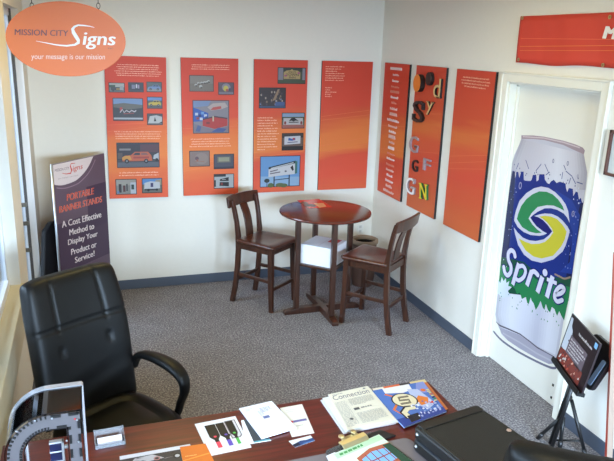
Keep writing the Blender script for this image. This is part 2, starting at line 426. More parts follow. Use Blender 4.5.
def photo(board_o, mkart, x0, y0, x1, y1, fn, label=None):
    art = mkart(.0014); p0 = art.poly; art.poly = lambda pts, col, keep=False: p0(pts, tuple(c*.78 for c in col), keep); a = art.px(x0, y1); b = art.px(x1, y0)
    a2 = art.px(x1, y1); b2 = art.px(x0, y0)
    u0, u1 = (a[0]+b2[0])/2, (a2[0]+b[0])/2; v0, v1 = (a[1]+a2[1])/2, (b[1]+b2[1])/2
    art.rect(u0, v0, u1, v1, (24, 18, 20))
    e = .006; u0 += e; u1 -= e; v0 += e; v1 -= e; w, h = u1-u0, v1-v0
    class L: pass
    q = L()
    q.r = lambda x, y, X, Y, c: art.rect(u0+w*x, v0+h*y, u0+w*X, v0+h*Y, c)
    q.p = lambda pts, c: art.poly([(u0+w*x, v0+h*y) for x, y in pts], c)
    q.d = lambda x, y, rx, ry, c, rot=0: art.disc(u0+w*x, v0+h*y, w*rx, h*ry, c, 16, rot)
    q.t = lambda s, x, y, X, Y, c, **k: art.text(s, (u0+w*x, v0+h*y), (w*(X-x), 0), (0, h*(Y-y)), c, **k)
    q.l = lambda pts, t, c: art.ribbon([(u0+w*x, v0+h*y) for x, y in pts], t*h, c, False)
    fn(q); return art.done('photo', board_o, PRINT, label=label)

def car_scene(q, body, bg, ground=(110, 110, 112), sky=None, van=False):
    q.r(0, 0, 1, 1, bg); q.r(0, 0, 1, .3, ground)
    if sky: q.r(0, .72, 1, 1, sky)
    q.p([(.06, .26), (.06, .44), (.16, .52), (.34, .56), (.46, .74), (.78, .74), (.88, .54), (.94, .5), (.95, .27)], body)
    q.p([(.38, .56), (.48, .7), (.6, .7), (.6, .56)], (40, 44, 52)); q.p([(.63, .56), (.63, .7), (.76, .7), (.83, .56)], (40, 44, 52))
    for x in (.24, .76): q.d(x, .26, .085, .13, (22, 22, 24)); q.d(x, .26, .04, .06, (150, 150, 152))
# --- board 1: vehicle graphics
b1, A1 = board('orange board with eight photos of decorated vehicles, next to the oval sign', -2.556, -2.047, 'back', S1, ry=R(.75))
a = A1(); streaks(a, .25, [(.34, .05), (.62, .06), (.66, .03)], (214, 116, 66))
para(a, 114, 162, 63.2, 77.4, 6); para(a, 113.5, 162, 130.5, 139.6, 4); para(a, 117, 161, 171.6, 176, 2)
a.done('lettering', b1)
photo(b1, A1, 108.6, 82.6, 124.8, 92.4, lambda q: (q.r(0, 0, 1, 1, (120, 122, 116)), q.r(0, .55, 1, 1, (190, 190, 180)), q.r(0, .5, .4, .8, (60, 80, 50)), q.r(.1, .15, .85, .55, (58, 56, 58)), q.r(.45, .25, .7, .4, (190, 150, 60)), q.r(.7, .2, .95, .7, (170, 172, 176)), q.d(.25, .15, .08, .14, (20, 20, 20))))
photo(b1, A1, 128.1, 82.3, 143.7, 92.1, lambda q: (q.r(0, 0, 1, 1, (46, 42, 50)), q.r(.2, .3, .45, .8, (130, 126, 150)), q.r(.5, .4, .58, .85, (230, 230, 236)), q.r(.62, .35, .74, .8, (170, 150, 180)), q.r(0, 0, 1, .2, (60, 54, 60))))
photo(b1, A1, 146.4, 81.8, 161.9, 92.1, lambda q: car_scene(q, (120, 148, 196), (92, 100, 96), (150, 150, 150)))
def dash_sign(q):
    q.r(0, 0, 1, 1, (52, 50, 52)); q.r(0, .72, 1, 1, (128, 156, 200)); q.p([(0, .6), (0, .74), (.35, .8), (.7, .76), (1, .72), (1, .58), (.5, .5)], (110, 104, 92)); q.r(0, .04, 1, .12, (196, 198, 206)); q.d(.26, .52, .05, .09, (200, 60, 54))
    q.l([(.22, .36), (.3, .5), (.36, .36), (.44, .46), (.54, .38), (.62, .46), (.72, .4), (.78, .46)], .05, (220, 206, 208)); q.l([(.34, .3), (.7, .33)], .03, (190, 70, 60))
photo(b1, A1, 112.8, 98, 143.2, 120.9, dash_sign)
photo(b1, A1, 147, 96.8, 162.4, 108.7, lambda q: car_scene(q, (222, 190, 60), (92, 96, 84), (90, 90, 88), (110, 150, 210)))
photo(b1, A1, 147, 113.5, 162.7, 125, lambda q: (q.r(0, 0, 1, 1, (72, 70, 72)), q.p([(0, 0), (.15, .8), (.6, .9), (1, .75), (1, .3), (.6, 0)], (208, 206, 204)), q.p([(.42, .3), (.5, .75), (.6, .3)], (40, 36, 36)), q.r(0, 0, 1, .12, (120, 118, 116))))
def suv(q):
    q.r(0, 0, 1, 1, (58, 50, 56)); q.r(0, 0, 1, .24, (104, 104, 112)); q.r(0, .2, 1, .3, (70, 66, 70)); q.r(.55, .62, 1, .95, (96, 58, 66)); q.r(.05, .7, .32, .78, (150, 140, 138)); q.r(0, .35, .12, .6, (96, 80, 74))
    q.p([(.12, .24), (.11, .4), (.17, .48), (.32, .5), (.42, .64), (.74, .64), (.82, .48), (.84, .26)], (214, 104, 64)); q.p([(.11, .3), (.11, .4), (.17, .47), (.3, .48), (.34, .3)], (226, 160, 66))
    q.p([(.37, .5), (.43, .6), (.54, .6), (.54, .5)], (60, 58, 66)); q.p([(.57, .5), (.57, .6), (.7, .6), (.75, .5)], (150, 100, 92)); q.r(.38, .36, .76, .44, (176, 66, 52))
    for x in (.22, .69): q.d(x, .25, .052, .095, (26, 24, 26)); q.d(x, .25, .026, .05, (140, 138, 140))
    q.p([(.86, .34), (.88, .5), (1, .6), (1, .3)], (200, 202, 208)); q.d(.95, .3, .04, .07, (30, 30, 30))
photo(b1, A1, 116.7, 142.5, 159.4, 167.6, suv)
photo(b1, A1, 115.6, 179, 136.7, 194.5, lambda q: (q.r(0, 0, 1, 1, (150, 146, 138)), q.r(0, .6, 1, 1, (176, 170, 158)), q.r(.12, .1, .26, .7, (60, 50, 48)), q.r(.34, .15, .46, .6, (96, 50, 48)), q.r(.5, .2, .58, .7, (70, 66, 66)), q.r(.72, 0, 1, .8, (208, 212, 222)), q.r(.76, .3, .9, .65, (50, 70, 64)), q.r(.05, .05, .14, .2, (100, 130, 190))))
photo(b1, A1, 141.9, 178.1, 162.2, 193, lambda q: (q.r(0, 0, 1, 1, (120, 116, 106)), q.r(0, .6, 1, 1, (96, 150, 214)), q.p([(.6, .6), (.7, .9), (1, .95), (1, .55)], (176, 160, 130)), q.p([(.08, .25), (.1, .7), (.42, .82), (.9, .76), (.92, .3), (.4, .2)], (216, 216, 220)), q.r(.42, .4, .56, .7, (70, 64, 110)), q.r(.1, .15, .8, .27, (60, 58, 60)), q.d(.3, .18, .07, .1, (24, 24, 24)), q.d(.75, .2, .06, .09, (24, 24, 24))))
# --- board 2: store signage
b2, A2 = board('orange board with six photos, the red reception counter largest among them', -1.907, -1.400, 'back', S1)
a = A2(); streaks(a, .25, [(.27, .09), (.31, .09), (.35, .1), (.62, .02)], (216, 122, 72))
para(a, 188, 233, 63.6, 70.6, 3); para(a, 188.5, 232, 138, 147, 4); a.done('lettering', b2)
def horses(q):
    q.r(0, 0, 1, 1, (128, 114, 98)); q.r(0, .5, 1, 1, (142, 130, 116))
    for x, y in ((.25, .4), (.36, .52), (.5, .55), (.62, .58), (.72, .6), (.8, .66)): q.d(x, y, .06, .07, (206, 204, 196)); q.d(x+.02, y-.06, .05, .05, (74, 62, 50))
    q.d(.46, .3, .07, .1, (210, 206, 196)); q.d(.48, .22, .04, .07, (80, 66, 54))
photo(b2, A2, 189.3, 75.3, 213.7, 91.6, horses)
photo(b2, A2, 218.2, 82.3, 234, 94.8, lambda q: (q.r(0, 0, 1, 1, (92, 72, 84)), q.d(.5, .62, .3, .34, (150, 138, 150)), q.d(.48, .5, .18, .26, (214, 196, 70)), q.d(.56, .36, .1, .12, (190, 74, 60)), q.d(.74, .42, .07, .12, (54, 44, 96)), q.r(0, 0, 1, .2, (132, 122, 132))))
def lobby(q):
    q.r(0, 0, 1, 1, (150, 140, 148)); q.p([(0, .35), (0, .8), (.42, .62), (.42, .38)], (40, 90, 186))
    for x, y, c in ((.05, .55, (210, 220, 240)), (.14, .5, (30, 40, 110)), (.22, .58, (120, 170, 230)), (.3, .5, (220, 226, 240)), (.08, .42, (150, 60, 70)), (.18, .4, (226, 230, 240)), (.33, .44, (40, 50, 130))): q.r(x, y, x+.08, y+.08, c)
    q.p([(.4, .8), (.55, .92), (.9, .95), (.98, .82), (.8, .74), (.5, .7)], (200, 180, 172)); q.p([(.48, .72), (.56, .8), (.78, .84), (.8, .76), (.62, .72)], (202, 70, 60)); q.p([(0, .8), (0, 1), (.5, 1), (.42, .84)], (130, 150, 190))
    q.p([(.26, .22), (.26, .42), (.6, .5), (.97, .44), (.97, .22), (.6, .12)], (198, 50, 40)); q.p([(.26, .4), (.26, .44), (.6, .53), (.97, .47), (.97, .43), (.6, .49)], (60, 36, 40)); q.r(.36, .28, .46, .34, (120, 40, 36)); q.r(.54, .36, .58, .52, (222, 206, 170))
    q.p([(0, 0), (0, .3), (.26, .2), (.6, .1), (.97, .2), (1, .2), (1, 0)], (136, 124, 136)); q.p([(.05, .05), (.12, .25), (.22, .2), (.18, .04)], (80, 96, 150)); q.p([(.5, .02), (.7, .16), (.95, .12), (.85, .02)], (70, 88, 150))
photo(b2, A2, 192.7, 100.2, 229.1, 133.4, lobby)
photo(b2, A2, 189.3, 150.7, 209.8, 166.5, lambda q: (q.r(0, 0, 1, 1, (150, 126, 118)), q.d(.6, .5, .35, .4, (162, 140, 130)), q.d(.36, .52, .1, .13, (112, 84, 90)), q.l([(.25, .3), (.5, .33), (.75, .28)], .03, (176, 110, 90)), q.d(.38, .4, .05, .07, (170, 100, 80))))
photo(b2, A2, 213.7, 153.9, 234, 168.9, lambda q: (q.r(0, 0, 1, 1, (84, 82, 96)), q.r(.15, .42, .85, .86, (118, 116, 104)), q.r(.22, .5, .78, .8, (166, 164, 134)), q.r(0, 0, 1, .12, (60, 60, 72))))
photo(b2, A2, 213.7, 173.8, 234, 188.4, lambda q: (q.r(0, 0, 1, 1, (188, 192, 192)), q.r(0, .84, .6, 1, (40, 40, 42)), q.p([(.28, .52), (.3, .66), (.75, .8), (.75, .5)], (38, 34, 36)), q.p([(.26, .16), (.28, .44), (.76, .42), (.76, .1)], (36, 30, 32)), q.r(.34, .22, .44, .38, (150, 50, 44)), q.r(0, .1, .08, .6, (50, 50, 50)), q.r(.4, .62, .6, .66, (200, 200, 200))))
# --- board 3: outdoor signs
b3, A3 = board('orange board with five photos, a white billboard against blue sky at its bottom', -1.255, -.7485, 'back', S2)
a = A3(); streaks(a, .25, [(.36, .06), (.42, .08), (.6, .03)], (220, 126, 76))
para(a, 257.6, 278.5, 116.5, 150.5, 13, 'l', [.7, .9, .95, .7, .95, .9, 1, .85, .95, .9, .8, .95, .35]); a.done('lettering', b3)
def inn(q):
    q.r(0, 0, 1, 1, (70, 78, 58)); q.r(0, 0, .18, 1, (146, 140, 152)); q.r(.9, 0, 1, 1, (150, 146, 156)); q.r(0, 0, 1, .22, (74, 84, 58)); q.r(.18, .78, .9, 1, (52, 58, 42))
    q.p([(.2, .28), (.2, .72), (.3, .84), (.44, .86), (.5, .94), (.56, .86), (.72, .84), (.82, .72), (.82, .28)], (196, 166, 106))
    q.t('OLD', .38, .66, .66, .8, (60, 50, 34), bold=.03); q.t('TOWN', .28, .48, .76, .64, (60, 50, 34), bold=.03); q.t('INN', .4, .32, .64, .45, (60, 50, 34), bold=.03)
    for x in (.27, .76): q.d(x, .5 if x < .5 else .68, .05, .07, (182, 90, 130))
photo(b3, A3, 277.6, 67.5, 305.6, 83.9, inn)
def crowd_photo(q):
    q.r(0, 0, 1, 1, (54, 40, 40)); rr = random.Random(3)
    for k in range(34):
        x, y = rr.uniform(.03, .9), rr.uniform(.12, .8); c = rr.choice([(150, 122, 96), (104, 78, 66), (180, 160, 140), (76, 60, 72), (120, 130, 170)]); q.d(x, y, .03, .06, c)
    q.p([(.5, .35), (.7, .95), (.78, .95), (.62, .4)], (164, 130, 100)); q.r(.62, .1, .98, .3, (70, 96, 150)); q.r(0, 0, 1, .08, (60, 84, 120))
photo(b3, A3, 258.9, 87.5, 285.8, 108.3, crowd_photo)
def lion(q):
    q.r(0, 0, 1, 1, (108, 116, 92)); q.r(0, .7, 1, 1, (150, 176, 206)); q.r(0, .55, 1, .76, (70, 84, 54)); q.r(.05, .2, .95, .68, (204, 198, 196)); q.r(0, 0, 1, .22, (176, 104, 92))
    q.p([(.3, .46), (.4, .66), (.55, .7), (.66, .58), (.76, .48), (.6, .5), (.52, .44), (.42, .5)], (28, 26, 28)); q.r(.3, .36, .75, .42, (50, 46, 48)); q.d(.13, .35, .05, .12, (150, 60, 50)); q.d(.88, .35, .05, .12, (150, 60, 50))
photo(b3, A3, 281.7, 112.7, 304.5, 128.5, lion)
photo(b3, A3, 281.7, 133, 303.3, 150.3, lambda q: (q.r(0, 0, 1, 1, (120, 96, 84)), q.r(0, .75, 1, 1, (62, 54, 50)), q.r(0, 0, 1, .22, (40, 34, 34)), q.p([(.1, .32), (.1, .82), (.88, .86), (.88, .38)], (224, 222, 226)), q.p([(.28, .58), (.3, .76), (.46, .68), (.62, .76), (.64, .6), (.48, .56)], (58, 100, 176)), q.r(.5, .62, .6, .74, (200, 60, 56)), q.l([(.25, .45), (.75, .49)], .05, (90, 96, 130))))
def billboard(q):
    q.r(0, 0, 1, 1, (118, 168, 222)); q.p([(0, .35), (0, 0), (1, 0), (1, .3)], (160, 194, 228))
    q.r(.33, 0, .36, .34, (40, 44, 52)); q.r(.72, 0, .75, .38, (40, 44, 52)); q.p([(.36, .2), (.72, .24), (.72, .27), (.36, .23)], (60, 70, 84))
    q.p([(.2, .32), (.2, .64), (.9, .84), (.9, .4)], (226, 224, 226)); q.p([(.2, .58), (.2, .65), (.9, .85), (.9, .76)], (50, 62, 66)); q.p([(.88, .4), (.88, .84), (.94, .82), (.94, .42)], (60, 120, 112))
    q.l([(.26, .61), (.84, .78)], .03, (214, 220, 220)); q.l([(.24, .5), (.44, .56)], .035, (120, 110, 118)); q.l([(.24, .43), (.5, .48)], .035, (120, 110, 118)); q.p([(.76, .62), (.82, .7), (.85, .54), (.82, .5)], (40, 40, 44)); q.d(.64, .5, .03, .03, (110, 110, 120))
    q.d(.16, .2, .07, .07, (48, 60, 56)); q.r(.155, 0, .17, .2, (60, 60, 56)); q.d(.26, .04, .08, .08, (100, 118, 74)); q.d(.5, .04, .12, .07, (110, 122, 80)); q.d(.6, .02, .1, .07, (104, 116, 74))
photo(b3, A3, 260, 155.8, 300, 186.7, billboard)
# --- board 4: text only
b4, A4 = board('orange board with only small text, on the back wall beside the room corner', -.606, -.096, 'back', S2)
a = A4(); streaks(a, .25, [(.40, .08), (.47, .08), (.70, .05), (.74, .06)], (214, 112, 70))
para(a, 325.8, 344.5, 65.4, 81.6, 7, 'l', [.95, .8, .6, .95, 1, .9, .97]); para(a, 325.4, 337, 86.6, 97.6, 5, 'l', [.55, .4, .95, .5, .55]); a.done('lettering', b4)
# --- board 5: list of lettering styles (right wall)
b5, A5 = board('narrow orange board carrying a column of small raised words', -.133, -.634, 'right', S2)
a = A5(.0006); streaks(a, .25, [(.44, .05), (.66, .05)], (216, 116, 72))
rows = [(68.8, 12.5, 2.2, 1), (75, 6.2, 1.7, .8), (81, 6.6, 2, .9), (87, 8.5, 1.5, .35), (92, 9.6, 2.1, .5), (97.5, 8, 2, 1), (103, 5.4, 2, .35), (109, 8, 2, .8), (114.4, 8.2, 2.6, .7), (120.6, 13, 2.1, 1), (126.6, 9.6, 2, .8), (132, 7.6, 2.2, 1), (137, 7.6, 3, .8), (142.6, 5.6, 1.8, .8), (148.2, 7, 2.6, 1), (154, 8.4, 1.6, .6), (159, 8.6, 1.8, .95), (165, 9, 2, .55), (170.3, 8.6, 2, .75), (175.5, 6.4, 2, 1), (181, 8.6, 2.2, .95), (186.3, 7, 2.4, .8), (191.5, 12, 2.2, .75)]
uc = []
for i, (y, wd, h, wt) in enumerate(rows):
    f = i/(len(rows)-1); cx = 396.8+(389-396.8)*f; c = a.px(cx, y)
    w = wd*.0185; hh = h*.0105; n = max(3, int(w/(hh*.74))); ux = c[0]-w/2; st = w/n; V0 = c[1]-hh/2
    col = (222, 206, 202) if wt > .85 else (214, 178, 168) if wt > .65 else (206, 132, 112)
    z = .008; wa = A5(.0006); bmw = wa.bm; a5, a_ = a, wa
    rr = random.Random(i)
    for k in range(n):
        t = st*(.42+.2*wt); H1 = hh*(1 if k == 0 or rr.random() < .25 or i in (0, 4, 8, 12, 14) else .72)
        bars = [(ux, V0, ux+t*.55, V0+H1)]
        if rr.random() < .7: bars.append((ux+t*.55, V0+rr.choice((0, H1*.4, H1*.74)), ux+st*.7, 0))
        for (p0, p1, p2, p3) in bars:
            if p3 == 0: p3 = p1+H1*.28
            f4 = [a.O+a.U*x+a.V*y2+a.N*.001 for x, y2 in ((p0, p1), (p2, p1), (p2, p3), (p0, p3))]
            n0 = len(bmw.faces); prism(bmw, f4, a.N*z); bmw.faces.ensure_lookup_table()
            for fc in bmw.faces[n0:]:
                for l in fc.loops: l[wa.cl] = lin(col)+(1,)
        ux += st
    wa.done('raised_word', b5)
a.done('lettering', b5, label='thin pale streaks')
# --- board 6: sample letters
b6, A6 = board('orange board with two thick discs and raised sample letters fixed on it', -.762, -1.258, 'right', S3)
a = A6(); streaks(a, .245, [(.44, .06), (.52, .06), (.84, .05)], (214, 112, 70)); a.done('lettering', b6, label='thin pale streaks')
AX = A6(.0005)
def letter3d(polys, depth, face, side, label):
    """polys: px outlines on the board; extruded off it"""
    bm = B(); n = AX.N
    for pts in polys:
        P3 = [AX.P(*AX.px(*p)) for p in pts]
        m = B(); prism(m, P3, n*depth, 0, 1); recalc(m)
        for f in m.faces: f.material_index = 0 if f.normal.dot(n) > .9 else 1
        me = bpy.data.meshes.new('x'); m.to_mesh(me); m.free(); bm.from_mesh(me); bpy.data.meshes.remove(me)
    return mk('letter', bm, [face, side], b6, world=True, label=label)
def letter_text(ch, x0, y0, x1, y1, depth, face, side, label, bold=0., serif=()):
    bm = B(); c = AX.px((x0+x1)/2, y1); t = AX.px((x0+x1)/2, y0); l = AX.px(x0, (y0+y1)/2); r = AX.px(x1, (y0+y1)/2)
    vs, fs = text_geo(ch, bold); u, v, w, h = l[0], c[1], r[0]-l[0], t[1]-c[1]
    V = [bm.verts.new(AX.P(u+w*p, v+h*q)) for p, q in vs]
    F = []
    for f in fs:
        try: F.append(bm.faces.new([V[i] for i in f]))
        except ValueError: pass
    for q0, q1, q2, q3 in serif:
        F.append(quad(bm, [AX.P(u+w*x, v+h*y) for x, y in ((q0, q1), (q2, q1), (q2, q3), (q0, q3))]))
    bmesh.ops.recalc_face_normals(bm, faces=bm.faces)
    ex = bmesh.ops.extrude_face_region(bm, geom=list(bm.faces))
    bmesh.ops.translate(bm, vec=AX.N*depth, verts=[g for g in ex['geom'] if isinstance(g, bmesh.types.BMVert)])
    recalc(bm)
    for f in bm.faces: f.material_index = 0 if f.normal.dot(AX.N) > .9 or f.normal.dot(AX.N) < -.9 and abs((f.calc_center_median()-AX.O).dot(AX.N)) > depth*.5 else 1
    return mk('letter', bm, [face, side], b6, world=True, label=label)
GOLD = mat('cream_letter_face', (206, 176, 120), .4); DKB = mat('dark_letter_side', (26, 22, 20), .5); ORF = mat('orange_letter_face', (218, 118, 36), .4)
SIL = mat('silver_letter', (170, 162, 166), .35, .5); LWH = mat('white_letter', (236, 234, 232), .5); GRN = mat('green_letter', (20, 92, 44), .45); YEL = mat('yellow_letter', (222, 200, 40), .45); BRN = mat('brown_letter', (38, 28, 24), .45); GRY = mat('grey_letter', (146, 140, 150), .4)
def oval_letter(cx, cy, rv, depth, face, side, label):
    c = AX.px(cx, cy); bm = B(); n = 32
    prism(bm, [AX.P(c[0]+rv*.9*math.cos(2*PI*k/n), c[1]+rv*math.sin(2*PI*k/n)) for k in range(n)], AX.N*depth, 0, 1)
    recalc(bm)
    for f in bm.faces: f.material_index = 0 if f.normal.dot(AX.N) > .9 else 1
    mk('letter', bm, [face, side], b6, world=True, label=label)
oval_letter(421.6, 83.2, .072, .045, ORF, DKB, 'thick disc with an orange face and black side')
oval_letter(431.6, 78.8, .053, .03, BRN, DKB, 'dark disc')
letter_text('d', 435.6, 78.4, 442.6, 98, .02, GOLD, DKB, 'cream letter d with black sides', 0., [(.45, .0, 1.05, .06)])
letter_text('S', 414.6, 100.8, 425.6, 122.6, .024, BRN, DKB, 'heavy black letter S', .05, [(.0, .2, .14, .36), (.8, .62, .95, .8)])
letter_text('y', 427.6, 101.6, 434.4, 115.2, .014, GOLD, BRN, 'cream letter y', 0., [(-.05, .93, .3, 1.0), (.7, .93, 1.08, 1.0)])
letter_text('G', 410.4, 136, 418.8, 152.6, .014, SIL, GRY, 'silver outlined letter G', .0, [(.62, .36, 1.05, .44)])
letter_text('G', 413, 159.6, 418.8, 171.6, .014, DKB, DKB, 'black letter G', .03)
letter_text('F', 424.2, 158.8, 431.4, 171, .014, SIL, GRY, 'grey letter F', .01)
letter_text('G', 407.6, 177.3, 416, 194, .018, LWH, SIL, 'white letter G with serifs', .0, [(.58, .38, 1.06, .46), (.82, .7, .95, .98)])
def ncell(s):  # serif N outline pieces in px
    x0, x1, y0, y1 = 420.8, 429.2, 182.6, 200.2; sk = 1.6
    f = lambda u, v: (x0+(x1-x0)*u, y0+(y1-y0)*(1-v)*.88+(y1-y0)*.12*u)
    return [[f(u, v) for u, v in s]]
letter3d(ncell([(.0, 0), (.34, 0), (.34, .06), (.24, .08), (.24, .78), (.78, 0), (.92, 0), (.92, .92), (1.02, .95), (1.02, 1), (.68, 1), (.68, .95), (.78, .92), (.78, .3), (.28, 1), (.0, 1), (.0, .95), (.1, .92), (.1, .08), (.0, .06)]), .02, YEL, GRN, 'yellow letter N with green sides')
# --- board 7: nearly blank
b7, A7 = board('almost blank orange board with four short lines of text, nearest the door', -1.413, -1.922, 'right', S3)
a = A7(); streaks(a, .25, [(.50, .09), (.55, .10), (.6, .09)], (214, 116, 72))
c0 = a.px(461.8, 76.5); c1 = a.px(490, 88); h = .026
for i, fl in enumerate((.9, 1, .95, .75)):
    y = a.px(476, 77.2+i*3.1)[1]; a.greek(c0[0], c1[0], y-.012, .012, PALE, 'c', fl)
a.done('lettering', b7)

# ================================================================== VINYL BANNER, PICTURE, OUTLET
ban = empty('wall_banner', 'orange vinyl banner with grommets pinned above the door', 'banner', (-.006, -2.7, 2.16))
bm = B(); rings = []
y0, y1, zb, zt = -2.114, -3.5, 2.163, 2.452
nU, nV = 60, 8
g = [[bm.verts.new((-.012-.004*math.sin(i*.33+j*.2)-.0012*math.sin(i*.9+j*.5), y0+(y1-y0)*i/nU, zb+(zt-zb)*j/nV+(.0035*math.sin(i*.3)-.004*math.sin(PI*i/24) if j == 0 else 0))) for j in range(nV+1)] for i in range(nU+1)]
for i in range(nU):
    for j in range(nV): bm.faces.new((g[i][j], g[i][j+1], g[i+1][j+1], g[i+1][j]))
recalc(bm)
vm = board_print('banner_print', [(0, (212, 86, 60)), (.22, (214, 92, 58)), (.42, (216, 120, 60)), (.55, (214, 92, 58)), (.75, (210, 74, 54)), (1, (206, 68, 52))], -.32, -.05, 1)
sheet = mk('sheet', bm, vm, ban, smooth=True, world=True)
so = sheet.modifiers.new('thick', 'SOLIDIFY'); so.thickness = .001
AB = Art((-.02, 0, 0), (0, -1, 0), (0, 0, 1), .001)
AB.text_px('M', (603.6, 26), (619.5, 27), (602.2, 38.4), (232, 226, 220), bold=.12, shear=.2)
AB.poly([AB.px(520, 46.2), AB.px(616, 45.2), AB.px(616, 45.8), AB.px(520, 46.8)], (226, 130, 70)); AB.poly([AB.px(521, 38.2), AB.px(616, 39.2), AB.px(616, 39.7), AB.px(521, 38.7)], (230, 120, 80)); AB.poly([AB.px(520, 50.2), AB.px(616, 50.4), AB.px(616, 50.9), AB.px(520, 50.7)], (226, 130, 70))
AB.done('lettering', ban, label='white slanted letter M and thin pale lines')
for px, py in ((522.5, 18), (518.6, 59.5), (610, 17), (603, 65)):
    p = at_x(px, py, -.016); bm = B()
    lathe(bm, [(.0045, 0), (.011, 0), (.011, .003), (.0045, .003)], (0, 0, 0), 14, cap=False); bm.transform(Matrix.Translation(p) @ Matrix.Rotation(-PI/2, 4, 'Y'))
    mk('grommet', bm, mat('brass', (196, 180, 130), .3, .9), ban, world=True)
pic = empty('picture_frame', 'dark wood framed picture hanging past the door', 'picture', (-.03, -3.2, 1.595))
fy0, fy1, fz0, fz1 = -3.040, -3.42, 1.596, 1.842
bm = B()
for a0, a1, b0, b1 in ((fy1, fy1+.016, fz0, fz1), (fy0-.016, fy0, fz0, fz1), (fy1, fy0, fz0, fz0+.016), (fy1, fy0, fz1-.016, fz1)): box(bm, -.03, -.002, a0, a1, b0, b1)
mk('frame', bm, mat('walnut_frame', (92, 58, 48), .4), pic, world=True, bev=.002)
bm = B(); box(bm, -.016, -.01, fy1+.01, fy0-.01, fz0+.01, fz1-.01); mk('mat_board', bm, mat('pale_mat', (196, 200, 198), .5), pic, world=True)
out = empty('wall_outlet', 'white electrical outlet plate low on the back wall', 'outlet', (-.125, -.006, .39))
bm = B(); box(bm, -.036, .036, 0, .006, -.02, .095); mk('plate', bm, mat('outlet_white', (222, 220, 212), .4), out, bev=.003)
bm = B()
for z in (.012, .058): box(bm, -.013, .013, -.002, .001, z, z+.028)
mk('socket', bm, mat('outlet_grey', (196, 194, 188), .4), out, bev=.002)

# ================================================================== DOOR DECAL
D = Art((.07, 0, 0), (0, -1, 0), (0, 0, 1), .0012)
X = D.pxs
ink = {'al': (188, 186, 196), 'alL': (206, 206, 214), 'alD': (150, 146, 156), 'blu': (28, 46, 118), 'blD': (26, 32, 74), 'grn': (38, 118, 72), 'grD': (28, 74, 56), 'nav': (28, 30, 100)}
D.ribbon(X(curve([(493, 330.6), (502, 340.5), (518, 351.5), (537, 361.6), (551, 367.6), (556.5, 367.8)])), [.003]+[.016]*24+[.004], (112, 110, 128), False)
can = [(521.5, 138.5), (519.5, 144.3), (514.3, 155.4), (512.4, 162.5), (509.8, 187), (506, 218), (503.1, 243), (498.8, 284), (495.5, 314.4), (496.5, 322), (499.4, 327), (501.5, 334), (507, 339.5), (520, 347.8), (537, 358), (549, 363.8), (554.7, 363), (557.3, 356.8), (560.5, 340), (563.6, 321), (569.2, 297), (575, 255), (582, 213), (586.9, 179), (587.3, 172.5), (584.9, 162), (584, 153.5), (563.6, 144), (544, 139.2)]
D.poly(X(can), ink['al'])
rnd = random.Random(5)
# soft silver bands that follow the can's height
def lerp(a, b, t): return (a[0]+(b[0]-a[0])*t, a[1]+(b[1]-a[1])*t)
Lf = [(521.5, 139), (512.4, 162.5), (509.8, 187)]; Rf = [(584, 154), (587.3, 172.5), (585.5, 190)]
SILV_TOP = 1
La = [(498.8, 284), (495.5, 314.4), (499.4, 327)]; Ra = [(568, 302), (563.6, 321), (557.6, 356)]
def silver(L3, R3, tones, n=26):
    for k in range(n):
        t0, t1 = k/n, (k+1)/n; tm = (t0+t1)/2
        for (ta, ca), (tb_, cb_) in zip(tones, tones[1:]):
            if ta <= tm <= tb_: g_ = (tm-ta)/(tb_-ta); col = tuple(ca[i]+(cb_[i]-ca[i])*g_ for i in range(3))
        up_ = [lerp(a_, b_, t0) for a_, b_ in zip(L3, R3)]; dn_ = [lerp(a_, b_, t1) for a_, b_ in zip(L3, R3)]
        D.poly(X(up_+dn_[::-1]), col, k > 0)
silver(La, Ra, [(0, (168, 166, 178)), (.08, (196, 196, 206)), (.22, (212, 212, 222)), (.5, (198, 198, 210)), (.62, (184, 184, 200)), (.8, (208, 208, 218)), (.95, (200, 200, 210)), (1, (172, 170, 182))])
silver(Lf, Rf, [(0, (160, 156, 166)), (.08, (182, 178, 186)), (.3, (192, 188, 196)), (.6, (206, 204, 210)), (.85, (194, 190, 198)), (1, (162, 158, 168))])
# rim and base
D.poly(X([(521.5, 135.3), (533, 135.4), (544, 136.6), (563.6, 140.7), (576, 144.5), (583, 147.6), (585, 150.4), (584, 154.4), (573, 149.5), (563.6, 145), (544, 140), (533, 139), (521.5, 139)]), (158, 140, 148))
D.poly(X([(523, 136), (544, 137.4), (563.6, 141.6), (580, 147), (580, 148.4), (563.6, 143), (544, 138.6), (523, 137.2)]), (196, 180, 182))
D.poly(X([(496.3, 321), (499.4, 327), (520, 335), (537.3, 347.8), (554.7, 357.4), (557.3, 356.6), (554.7, 363.4), (549, 364), (537, 358.4), (520, 348.6), (508, 340.5), (501.5, 333)]), (160, 156, 170))
D.ribbon(X([(496, 321.6), (499.8, 325.4), (508, 328.8), (520, 334), (530, 341.5), (537.3, 347.4), (554.7, 357)]), [.004, .012, .012, .01, .01, .01, .006], (92, 86, 98), False)
D.ribbon(X([(503, 333), (520, 342.5), (537, 353.5), (552, 361)]), .012, (176, 172, 184), False)
